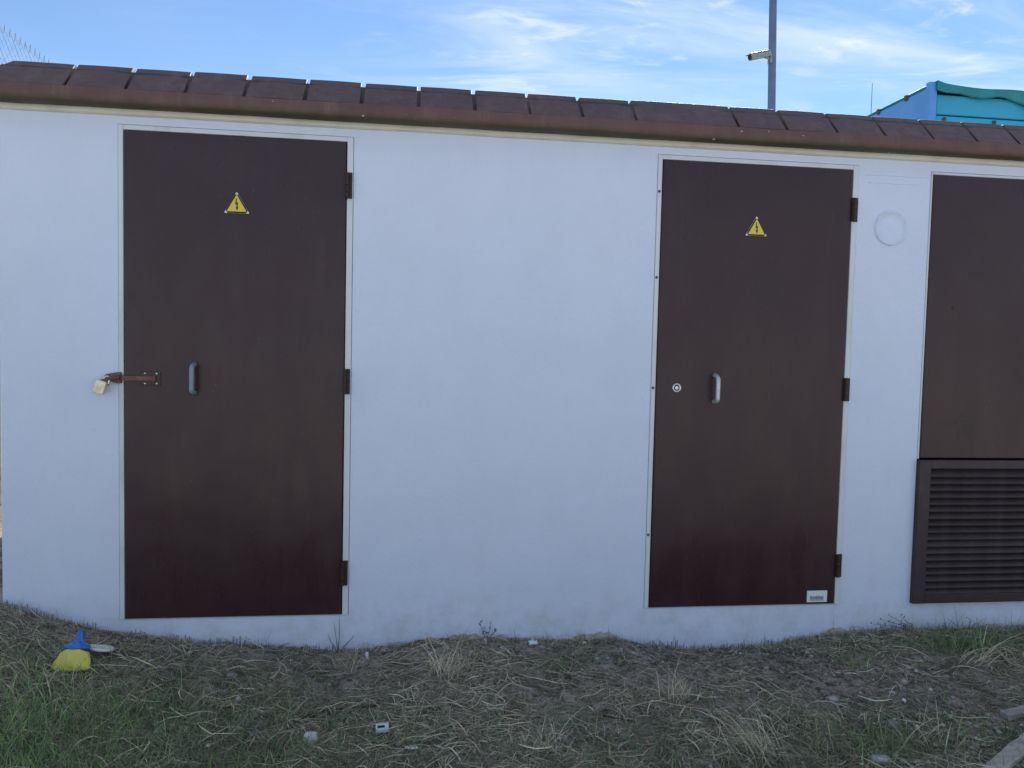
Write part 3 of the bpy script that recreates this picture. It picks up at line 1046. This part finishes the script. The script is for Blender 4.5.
# ------------------------------------------------------------------ grass, straw, litter
def ribbons(name, P, mat):
    """P: verts (N, K, 2, 3) of ribbons, tint (N, 3)"""
    verts, tint = P
    N, K = verts.shape[:2]
    base = (np.arange(N)*K*2)[:, None]
    q = []
    for k in range(K-1):
        q.append(np.stack([base[:, 0]+2*k, base[:, 0]+2*k+1, base[:, 0]+2*k+3, base[:, 0]+2*k+2], 1))
    faces = np.stack(q, 1).reshape(-1, 4)
    me = np_mesh(name, verts.reshape(-1, 3), faces)
    ca = me.color_attributes.new('tint', 'FLOAT_COLOR', 'POINT')
    col = np.ones((N, K*2, 4), np.float32)
    col[:, :, :3] = tint[:, None, :]
    ca.data.foreach_set('color', col.ravel())
    me.materials.append(mat)
    return me
def lying(x, y, ang, length, width, lift, tint, K=5, curl=.6):
    N = len(x)
    s = np.linspace(-.5, .5, K)[None, :]
    cu = RNG.normal(0, curl, N)[:, None]
    a = ang[:, None]+cu*s
    dx = np.cos(a)*length[:, None]/(K-1); dy = np.sin(a)*length[:, None]/(K-1)
    qx = x[:, None]+np.cumsum(dx, 1)-dx.sum(1, keepdims=True)/2
    qy = y[:, None]+np.cumsum(dy, 1)-dy.sum(1, keepdims=True)/2
    qy = np.minimum(qy, -.004)
    tilt = RNG.normal(0, .10, N)[:, None]*s*length[:, None]
    arch = (RNG.uniform(0, 1, N)[:, None]*lift[:, None])*(1-(2*s)**2)
    qz = ground_h(qx, qy)+.002+np.abs(RNG.normal(0, 1, N))[:, None]*lift[:, None]*.45+arch+np.abs(tilt)
    roll = RNG.uniform(-1.2, 1.2, N)[:, None]
    wx = -np.sin(a)*np.cos(roll); wy = np.cos(a)*np.cos(roll); wz = np.sin(roll)+0*a
    tap = (1-.75*np.abs(2*s)**3)*width[:, None]/2
    c = np.stack([qx, qy, qz], -1)
    w_ = np.stack([wx, wy, wz], -1)*tap[..., None]
    return np.stack([c-w_, c+w_], 2), tint
def standing(x, y, ang, height, width, bend, tint, K=5, z=None, ymax=-.006):
    N = len(x)
    s = np.linspace(0, 1, K)[None, :]
    th = bend[:, None]*(.25+.75*s)              # lean from vertical, growing to the tip
    st = height[:, None]/(K-1)
    dz = np.cos(th)*st; dr = np.sin(th)*st
    dz[:, 0] = 0; dr[:, 0] = 0
    r = np.cumsum(dr, 1)
    qx = x[:, None]+np.cos(ang)[:, None]*r; qy = y[:, None]+np.sin(ang)[:, None]*r
    qy = np.minimum(qy, ymax)
    g = ground_h(x, y)[:, None]-.006
    qz = np.maximum(g+np.cumsum(dz, 1), ground_h(qx, qy)+.002)
    qz[:, 0] = g[:, 0]
    f = RNG.uniform(0, math.pi, N)[:, None]
    tap = (1-.9*s**1.6)*width[:, None]/2
    w_ = np.stack([np.cos(f)*tap, np.sin(f)*tap, 0*tap], -1)
    c = np.stack([qx, qy, qz], -1)
    return np.stack([c-w_, c+w_], 2), tint
def tints(N, pal, var=.25):
    pal = np.array(pal)
    t = pal[RNG.integers(0, len(pal), N)]
    return t*RNG.uniform(1-var, 1+var, (N, 1))
STRAW = [(.62, .54, .38), (.52, .46, .33), (.70, .62, .47), (.44, .37, .26), (.58, .53, .41)]
DULL = [(.28, .25, .18), (.18, .17, .12), (.40, .34, .25), (.15, .14, .09)]
GREEN = [(.15, .24, .10), (.20, .28, .12), (.11, .18, .085), (.27, .31, .15), (.10, .16, .09)]
def scatter(n, x0, x1, y0, y1, dens):
    xs_, ys_ = [], []
    tot = 0
    while tot < n:
        x = RNG.uniform(x0, x1, n); y = RNG.uniform(y0, y1, n)
        k = RNG.uniform(0, 1, n) < dens(x, y)
        xs_.append(x[k]); ys_.append(y[k]); tot += int(k.sum())
    return np.concatenate(xs_)[:n], np.concatenate(ys_)[:n]
AX0, AX1, AY0, AY1 = -2.5, 4.2, -1.9, -.012
def stuff(name, P, label, cat):
    o = obj(name, ribbons(name, P, M['blade']))
    tag(o, label, cat, kind='stuff')
    return o
# straw
def d_straw(x, y):
    return np.clip((.30+2.6*(fbm(x*3.4, y*3.4, 61)-.42)), .06, 1)*(1-.86*bare_mask(x, y))
n = 25000
x, y = scatter(n, AX0, AX1, AY0, AY1, d_straw)
ang = fbm(x*1.3, y*1.3, 77)*9 + RNG.normal(0, 1.5, n)
P = lying(x, y, ang, RNG.gamma(2.6, .032, n)+.025, RNG.uniform(.0010, .0024, n)*RNG.choice([1, 1, 1, 1, 1.7], n), RNG.uniform(.002, .026, n), tints(n, STRAW+DULL, .35), 5, .9)
stuff('straw', P, 'cut pale straw lying over the soil', 'straw')
n = 60000
x, y = scatter(n, AX0, AX1, AY0, AY1, lambda x, y: np.clip(.12+d_straw(x, y), 0, 1))
P = lying(x, y, RNG.uniform(0, 6.3, n), RNG.gamma(2.2, .011, n)+.008, RNG.uniform(.0012, .0028, n), RNG.uniform(.001, .012, n), tints(n, STRAW+DULL+DULL, .4), 3, .8)
stuff('chaff', P, 'short broken bits of dry grass strewn over the soil', 'straw')
# dull matted old grass
n = 30000
x, y = scatter(n, AX0, AX1, AY0, AY1, lambda x, y: np.clip(1-.75*bare_mask(x, y), .05, 1))
P = lying(x, y, RNG.uniform(0, 6.3, n), RNG.gamma(2.5, .022, n)+.02, RNG.uniform(.0015, .004, n), RNG.uniform(.001, .012, n), tints(n, DULL), 4, .9)
stuff('matted_grass', P, 'dull matted dead grass covering the soil', 'grass')
# green blades
n = 46000
x, y = scatter(n, AX0, AX1, AY0, AY1, lambda x, y: grassy_mask(x, y)**1.3)
bright = np.clip((-.75-x)/.5, 0, 1)*np.clip((-.25-y)/.35, 0, 1)  # mask for lens-flare glow painted into the lower-left blades as brighter yellow-green
tg = tints(n, GREEN, .35)*(1+.75*bright[:, None])*(1-bright[:, None]*np.array([[-.10, -.10, .15]]))
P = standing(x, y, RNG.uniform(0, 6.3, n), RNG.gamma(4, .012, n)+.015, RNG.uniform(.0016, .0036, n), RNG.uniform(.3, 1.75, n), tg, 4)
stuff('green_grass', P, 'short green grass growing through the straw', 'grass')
# stubble along the wall foot
n = 2600
x, y = scatter(n, KX0-.5, KX1, -.10, -.012, lambda x, y: np.clip(2.4*(fbm(x*4, y*2, 15)-.36), .04, 1))
P = standing(x, y, RNG.uniform(0, 6.3, n), RNG.gamma(3, .011, n)+.008, RNG.uniform(.0015, .003, n), RNG.uniform(.1, 1.2, n), tints(n, DULL+STRAW[:2]+GREEN[:3], .3), 4)
stuff('wall_foot_stubble', P, 'thin dry stubble along the foot of the white wall', 'grass')
# crumbs, clods and gravel as one scatter of small angular lumps
def lumps(n, dens, smin, smax, name, label, pal, seed):
    x, y = scatter(n, AX0, AX1, AY0, AY1, dens)
    s_ = smin+(smax-smin)*RNG.uniform(0, 1, n)**3
    oc = np.array([(1, 0, 0), (-1, 0, 0), (0, 1, 0), (0, -1, 0), (0, 0, 1), (0, 0, -1), (.6, .6, .5), (-.6, .6, .45), (.6, -.6, .5), (-.6, -.6, .5)], float)
    f0 = [(4, 0, 6), (4, 6, 2), (0, 2, 6), (4, 2, 7), (4, 7, 1), (2, 1, 7), (4, 1, 9), (4, 9, 3), (1, 3, 9), (4, 3, 8), (4, 8, 0), (3, 0, 8), (5, 2, 0), (5, 1, 2), (5, 3, 1), (5, 0, 3)]
    V = oc[None]*RNG.uniform(.7, 1.25, (n, 10, 3))*s_[:, None, None]
    V[:, :, 2] *= .7
    a = RNG.uniform(0, 6.3, n); ca, sa = np.cos(a)[:, None], np.sin(a)[:, None]
    vx = V[:, :, 0]*ca-V[:, :, 1]*sa+x[:, None]; vy = V[:, :, 0]*sa+V[:, :, 1]*ca+y[:, None]
    vz = V[:, :, 2]+(ground_h(x, y)+s_*.25)[:, None]
    F = (np.array(f0)[None]+(np.arange(n)*10)[:, None, None]).reshape(-1, 3)
    me = np_mesh(name, np.stack([vx, vy, vz], -1).reshape(-1, 3), F)
    ca_ = me.color_attributes.new('tint', 'FLOAT_COLOR', 'POINT')
    col = np.ones((n, 10, 4), np.float32); col[:, :, :3] = tints(n, pal, .3)[:, None, :]
    ca_.data.foreach_set('color', col.ravel())
    tag(obj(name, me, M['lump']), label, 'soil' if 'clod' in name else 'gravel', kind='stuff')
w = Mat('lump_stone', rough=.9, spec=.2)
w.color(w.mix(w.mul(w.ramp(w.noise(120, 3), .4, .7), .4), w.attr('tint'), (.16, .14, .12)))
M['lump'] = w.m
lumps(9000, lambda x, y: np.clip(.25+bare_mask(x, y), 0, 1), .003, .016, 'soil_clods', 'small dark soil clods scattered over the bare earth', [(.20, .175, .15), (.15, .13, .11), (.26, .23, .20)], 1)
lumps(2600, lambda x, y: np.clip(np.exp(-((x-2.0)/.5)**2-((y+1.0)/.35)**2)+.10+.35*bare_mask(x, y), 0, 1), .003, .015, 'gravel', 'small grey and pale gravel strewn over the bare soil', [(.42, .41, .40), (.32, .31, .30), (.50, .48, .45)], 2)

# individual tufts and weeds
def tuft(name, u, v, n, spread, h, wd, bend, pal, label, group, cat='grass tuft', ang0=None, at=None):
    p = px2ground(u, v) if at is None else Vector(at)
    x = RNG.normal(p.x, spread, n); y = np.minimum(RNG.normal(p.y, spread*.7, n), -.012)
    ang = RNG.uniform(0, 6.3, n) if ang0 is None else RNG.normal(ang0, .7, n)
    P = standing(x, y, ang, RNG.gamma(6, h/6, n), RNG.uniform(.7, 1.3, n)*wd, np.abs(RNG.normal(bend, .35, n)), tints(n, pal, .3), 6)
    o = obj(name, ribbons(name, P, M['blade']))
    tag(o, label, cat, group)
G1, G2 = 'dry grass tufts', 'green grass tufts'
tuft('dry_grass_tuft', 450, 676, 110, .05, .13, .0032, 1.15, STRAW, 'pale dry tuft standing in front of the wall between the two doors', G1)
tuft('dry_grass_tuft', 677, 700, 120, .035, .09, .003, 1.0, STRAW, 'bushy tan dry tuft in front of the right door', G1)
tuft('dry_grass_tuft', 345, 668, 60, .045, .11, .003, 1.1, STRAW+DULL, 'dry tuft near the lower hinge of the padlocked door', G1)
tuft('dry_grass_tuft', 760, 752, 90, .05, .15, .003, 1.3, STRAW, 'strawy tuft at the bottom edge below the right door', G1, ang0=2.6)
tuft('dry_grass_tuft', 935, 745, 70, .06, .12, .003, 1.25, STRAW+GREEN[:2], 'mixed dry tuft beside the pale plank', G1)
tuft('dry_grass_tuft', 540, 752, 70, .06, .10, .003, 1.2, STRAW, 'dry tuft at the bottom edge in the middle', G1)
tuft('dry_grass_tuft', 60, 700, 110, .10, .11, .003, 1.1, STRAW+GREEN, 'loose strawy tuft below the blue and yellow packet', G1)
tuft('dry_grass_tuft', 980, 664, 50, .05, .17, .0036, 1.35, STRAW, 'long bleached stalks under the louvred grille', G1, ang0=-.5)
tuft('green_grass_tuft', 965, 648, 260, .085, .085, .003, .85, GREEN, 'dense green tuft under the louvred grille', G2)
tuft('green_grass_tuft', 858, 668, 110, .05, .05, .003, 1.0, GREEN, 'low green tuft right of the right door', G2)
tuft('green_grass_tuft', 556, 668, 110, .045, .06, .0028, 1.0, GREEN, 'small green tuft left of the right door', G2)
tuft('green_grass_tuft', 30, 745, 320, .13, .11, .0034, .9, GREEN, 'lush green tuft in the lower left corner', G2)
tuft('green_grass_tuft', 115, 725, 200, .11, .085, .003, 1.0, GREEN, 'green tuft in front of the padlocked door, left side', G2)
tuft('green_grass_tuft', 845, 755, 120, .06, .07, .003, 1.1, GREEN+DULL, 'dull green tuft at the bottom right on gravel', G2)
tuft('green_grass_tuft', 665, 655, 80, .04, .03, .0026, 1.0, GREEN+DULL, 'tiny green tuft at the wall foot under the right door', G2)
def weed(u, v, stems, label, leafy=True):
    p = px2ground(u, v)
    mb = MB()
    for (du, dv_, bow) in stems:
        q = px2plane(u+du, v+dv_, min(p.y, -.02)+random.uniform(-.02, .01))
        pts = []
        for t in np.linspace(0, 1, 7):
            a = p.lerp(q, float(t))
            a = a + Vector((bow*math.sin(t*math.pi), 0, abs(bow)*.8*math.sin(t*math.pi)))
            a.y = min(a.y, -.006)
            pts.append(a)
        pts[0] = p-Vector((0, 0, .02))
        mb.tube(pts, [.0016, .0015, .0014, .0013, .0011, .0009, .0006], 5)
        if leafy:
            for t in (2, 3, 4, 5, 6):
                a = pts[t]
                d = Vector((random.uniform(-1, 1), -.2, random.uniform(.1, .8))).normalized()*random.uniform(.010, .022)
                s_ = Vector((d.z, 0, -d.x))*.16
                mb.add([a, a+d*.5+s_, a+d, a+d*.5-s_], [(0, 1, 2, 3)])
    o = mb.build('weed', M['weed'])
    tag(o, label, 'weed', 'weeds against the wall')
w = Mat('weed_dark', rough=.7)
w.color(w.mix(w.ramp(w.noise(60, 3), .4, .7), (.045, .05, .03), (.10, .085, .05)))
M['weed'] = w.m
weed(486, 640, [(-6, -17, .0), (5, -18, .005), (-1, -12, .0), (11, -10, .004)], 'small dark weed against the wall between the doors')
weed(338, 652, [(-4, -30, .0), (1, -36, .004), (14, -16, .03), (-10, -18, -.01)], 'thin dark stalks against the wall below the left door hinge', False)
weed(918, 632, [(-46, -8, -.012), (-30, -17, -.012), (-18, -16, 0.), (-36, -12, -.01)], 'spreading dark weed against the wall left of the grille')
weed(966, 633, [(-2, -16, .028), (8, -10, .02), (-18, -14, -.008)], 'arching weed stem under the louvred grille', False)
weed(276, 650, [(14, -6, .02), (8, -7, .01)], 'low bent stem at the wall under the left door', False)

# ---- stones and litter
def rock(name, u, v, sx_, sy_, sz_, mat, label, cat='stone', group=None, seed=0):
    p = px2ground(u, v)
    bmv = []
    r = random.Random(seed)
    n, m = 12, 7
    mb = MB()
    for j in range(m+1):
        th = math.pi*j/m
        for i in range(n):
            ph = 2*math.pi*i/n
            k = .82+.36*float(fbm(np.array([math.cos(ph)*1.4+seed*3.1+5]), np.array([math.sin(ph)*1.4+math.cos(th)*1.7+7]), seed, 3)[0])
            X_ = math.sin(th)*math.cos(ph); Y_ = math.sin(th)*math.sin(ph); Z_ = math.cos(th)
            # flatten facets
            q = lambda t: math.copysign(abs(t)**.8, t)
            mb.v.append((p.x+q(X_)*sx_*k, p.y+q(Y_)*sy_*k, p.z+sz_*.62+q(Z_)*sz_*k))
    for j in range(m):
        for i in range(n):
            mb.f.append((j*n+i, (j+1)*n+i, (j+1)*n+(i+1) % n, j*n+(i+1) % n))
    o = mb.build(name, mat, None, True)
    return tag(o, label, cat, group)
GS = 'stones on the soil'
rock('stone', 311, 743, .026, .022, .024, M['stone_white'], 'rounded whitish stone beside the dark curved twig', group=GS, seed=1)
rock('stone', 832, 702, .024, .02, .014, M['stone_pale'], 'pale flat stone on the bare soil below the sticker', group=GS, seed=2)
rock('stone', 893, 727, .021, .018, .015, M['stone_grey'], 'grey stone on gravel, left of the plank', group=GS, seed=3)
rock('stone', 755, 700, .016, .014, .010, M['stone_grey'], 'small grey stone in front of the right door', group=GS, seed=4)
rock('stone', 880, 762, .035, .025, .014, M['stone_pale'], 'wide pale stone at the bottom edge right of centre', group=GS, seed=5)
rock('stone', 904, 684, .013, .011, .012, M['stone_pale'], 'little white stone in front of the grille corner', group=GS, seed=6)
rock('stone', 790, 641, .014, .012, .011, M['stone_pale'], 'small pale stone touching the wall under the sticker', group=GS, seed=7)
rock('stone', 836, 643, .026, .018, .020, M['stone_buff'], 'buff lump of rubble at the wall foot right of the right door', group=GS, seed=8)
rock('stone', 446, 712, .022, .018, .014, M['stone_buff'], 'buff stone below the dry tuft between the doors', group=GS, seed=9)
rock('stone', 256, 735, .020, .016, .010, M['stone_grey'], 'grey stone left of the whitish stone', group=GS, seed=10)
rock('stone', 90, 690, .018, .015, .014, M['stone_grey'], 'grey stone in the grass below the white lid', group=GS, seed=11)
rock('stone', 702, 717, .024, .018, .009, M['stone_grey'], 'bluish flat stone right of the tan tuft', group=GS, seed=12)
rock('stone', 232, 677, .022, .016, .011, M['stone_grey'], 'grey stone in front of the left door', group=GS, seed=13)
rock('stone', 648, 648, .013, .011, .010, M['stone_buff'], 'tiny buff stone at the wall foot left of the right door', group=GS, seed=14)

# blue and yellow packet
p = px2ground(70, 673)
pk = empty('plastic_packet', p)
tag(pk, 'crumpled blue and yellow plastic packet on the grass by the wall corner', 'packet')
def packet(rows, mat, name, seed):
    """rows of (distance up the packet, half width, half thickness)"""
    lean = rad(46)
    mb = MB(); n = 30
    for ri, (s_, hw, ht) in enumerate(rows):
        for i in range(n):
            a = 2*math.pi*i/n
            kx = 1+.16*(float(vnoise(np.array([i*.9+seed]), np.array([ri*1.3]), seed)[0])-.5)
            kt = 1+1.5*(float(vnoise(np.array([i*1.1+seed]), np.array([ri*1.7+5]), seed+3)[0])-.5)
            X_ = math.copysign(abs(math.cos(a))**.8, math.cos(a))*hw*kx
            T_ = math.copysign(abs(math.sin(a))**.9, math.sin(a))*ht*kt
            off = (.004*math.cos(X_*55)-.004+.003*math.sin(X_*140)) if (ri < 2 and seed == 2) else .003*math.sin(X_*120+ri)
            d = s_+off
            mb.v.append((p.x+X_+d*.0, p.y+.0+d*math.sin(lean)+T_*math.cos(lean), p.z+.016+d*math.cos(lean)-T_*math.sin(lean)))
    for r_ in range(len(rows)-1):
        for i in range(n):
            mb.f.append((r_*n+i, r_*n+(i+1) % n, (r_+1)*n+(i+1) % n, (r_+1)*n+i))
    mb.f.append(tuple(range(n-1, -1, -1)))
    mb.f.append(tuple((len(rows)-1)*n+i for i in range(n)))
    o = mb.build(name, mat, pk, True)
    sb = o.modifiers.new('smooth', 'SUBSURF'); sb.levels = sb.render_levels = 2
    return o
packet([(-.004, .058, .006), (.004, .070, .012), (.016, .072, .019), (.03, .067, .022), (.045, .062, .022), (.06, .057, .021), (.074, .053, .019)], M['pl_yellow'], 'yellow_base', 2)
packet([(.072, .0535, .0195), (.084, .052, .018), (.094, .049, .016), (.101, .036, .014), (.107, .0225, .013), (.118, .017, .012), (.132, .0165, .012), (.146, .016, .011), (.155, .0145, .009), (.160, .009, .006)], M['pl_blue'], 'blue_top', 5)
# white lid
p = px2ground(100, 656)
ld = MB(); n = 28
R_ = .052
prof = [(0, .006), (R_*.86, .006), (R_*.9, .002), (R_, .001), (R_, .010), (R_*.95, .013), (R_*.88, .0095), (0, .0095)]
for r, z in prof:
    for i in range(n):
        a = 2*math.pi*i/n
        v = Vector((r*math.cos(a), r*math.sin(a), z))
        v.rotate(Matrix.Rotation(rad(-14), 3, 'X') @ Matrix.Rotation(rad(9), 3, 'Y'))
        ld.v.append(tuple(v + p + Vector((0, 0, .026))))
for j in range(len(prof)-1):
    for i in range(n):
        ld.f.append((j*n+i, j*n+(i+1) % n, (j+1)*n+(i+1) % n, (j+1)*n+i))
tag(ld.build('plastic_lid', M['pl_smooth'], None, True), 'white shallow plastic lid right of the blue and yellow packet', 'lid')
# small box with a dark window
p = px2ground(382, 736)
bx_ = empty('small_carton', p)
tag(bx_, 'tiny pale blue and white carton with a dark window in the straw', 'carton')
def rbox(name, mat, parent, c, ax, sx_, sy_, sz_, tilt=0.):
    Rm = Matrix.Rotation(ax, 3, 'Z') @ Matrix.Rotation(tilt, 3, 'X')
    mb = MB().box(-sx_, sx_, -sy_, sy_, -sz_, sz_)
    mb.v = [tuple(Rm @ Vector(v) + Vector(c)) for v in mb.v]
    return mb.build(name, mat, parent)
c0 = p+Vector((0, 0, .030))
bevel(rbox('box_body', M['pl_white'], bx_, c0, .12, .023, .010, .015, -.35), .002)
Rm = Matrix.Rotation(.12, 3, 'Z') @ Matrix.Rotation(-.35, 3, 'X')
rbox('dark_window', M['black'], bx_, c0+Rm @ Vector((-.004, -.0104, .006)), .12, .013, .0006, .004, -.35)
rbox('blue_base', M['pl_paleblue'], bx_, c0+Rm @ Vector((0, -.0103, -.009)), .12, .021, .0006, .005, -.35)
# paper scraps
def scrap(u, v, w_, h_, label, yaw, tl):
    p = px2ground(u, v)
    Rm = Matrix.Rotation(yaw, 3, 'Z') @ Matrix.Rotation(tl, 3, 'X')
    mb = MB(); n = 5
    for j in range(n+1):
        for i in range(n+1):
            q = Vector(((i/n-.5)*w_, (j/n-.5)*h_, .3*h_*(float(vnoise(np.array([i*.8+u]), np.array([j*.8]), 3)[0])-.5)))
            mb.v.append(tuple(Rm @ q + p + Vector((0, 0, .012))))
    for j in range(n):
        for i in range(n):
            a = j*(n+1)+i
            mb.f.append((a, a+1, a+n+2, a+n+1))
    o = mb.build('paper_scrap', M['pl_white'])
    so = o.modifiers.new('t', 'SOLIDIFY'); so.thickness = .001
    tag(o, label, 'paper scrap', 'paper scraps')
scrap(367, 658, .012, .030, 'upright white scrap left of the dry tuft between the doors', .2, .9)
scrap(533, 645, .04, .022, 'crumpled white scrap at the wall foot left of the right door', .1, .5)
scrap(411, 751, .045, .012, 'flat white strip right of the tiny carton', -.1, .2)
scrap(904, 703, .03, .014, 'small white scrap on the soil below the grille', .9, .3)
# twigs
def twig(pts_px, r, mat, label, lift=.012):
    pts = []
    for u, v in pts_px:
        q = px2ground(u, v)
        pts.append(q+Vector((0, 0, lift+random.uniform(-.003, .003))))
    out = []
    for i in range(len(pts)-1):
        for t in (0, .33, .66):
            out.append(pts[i].lerp(pts[i+1], t))
    out.append(pts[-1])
    n = len(out)
    rr = [r*(1-.55*i/n)*random.uniform(.85, 1.15) for i in range(n)]
    tag(MB().tube(out, rr, 7).build('twig', mat, None, True), label, 'twig', 'twigs on the ground')
twig([(287, 732), (305, 721), (325, 714), (350, 710), (376, 708)], .0065, M['twig'], 'dark curved twig above the whitish stone')
twig([(272, 684), (279, 675), (281, 668), (276, 661)], .0055, M['twig_pale'], 'pale hooked twig in front of the left door', .02)
twig([(985, 645), (998, 655), (1010, 668), (1020, 672)], .008, M['twig_pale'], 'bleached stick under the grille near the right edge', .02)
twig([(603, 718), (614, 722), (632, 724)], .005, M['twig'], 'short dark twig between the tan tuft and bottom edge')
twig([(140, 696), (155, 690), (165, 686)], .005, M['twig_pale'], 'short pale twig right of the green grass')
# plank and slab in the right corner
def plank(a, b, w_, t_, label, name, mat, cat):
    d = (b-a); L_ = d.length; d.normalize()
    s_ = Vector((0, 0, 1)).cross(d).normalized(); u_ = d.cross(s_)
    mb = MB(); n = 10
    r = random.Random(4)
    for i in range(n+1):
        c = a+d*(L_*i/n)
        e = .004
        for sy_, sz_ in ((-1, 0), (1, 0), (1, 1), (-1, 1)):
            mb.v.append(tuple(c+s_*(sy_*w_/2+r.uniform(-e, e))+u_*(sz_*t_+r.uniform(-e, e)*.4)))
    for i in range(n):
        for k in range(4):
            mb.f.append((i*4+k, i*4+(k+1) % 4, (i+1)*4+(k+1) % 4, (i+1)*4+k))
    mb.f.append((3, 2, 1, 0)); mb.f.append(tuple(n*4+k for k in range(4)))
    o = mb.build(name, mat)
    bevel(o, .003)
    tag(o, label, cat)
a = px2ground(1003, 768); b = px2ground(1060, 722)
plank(a+(a-b)*.25+Vector((0, 0, .006)), b+Vector((0, 0, .02)), .058, .022, 'pale weathered plank in the bottom right corner', 'wooden_plank', M['wood'], 'plank')
a = px2ground(1004, 719); b = px2ground(1060, 711)
plank(a+Vector((0, 0, .004)), b+Vector((0, 0, .012)), .05, .022, 'pale broken board piece behind the plank at the right edge', 'board_piece', M['wood'], 'board')
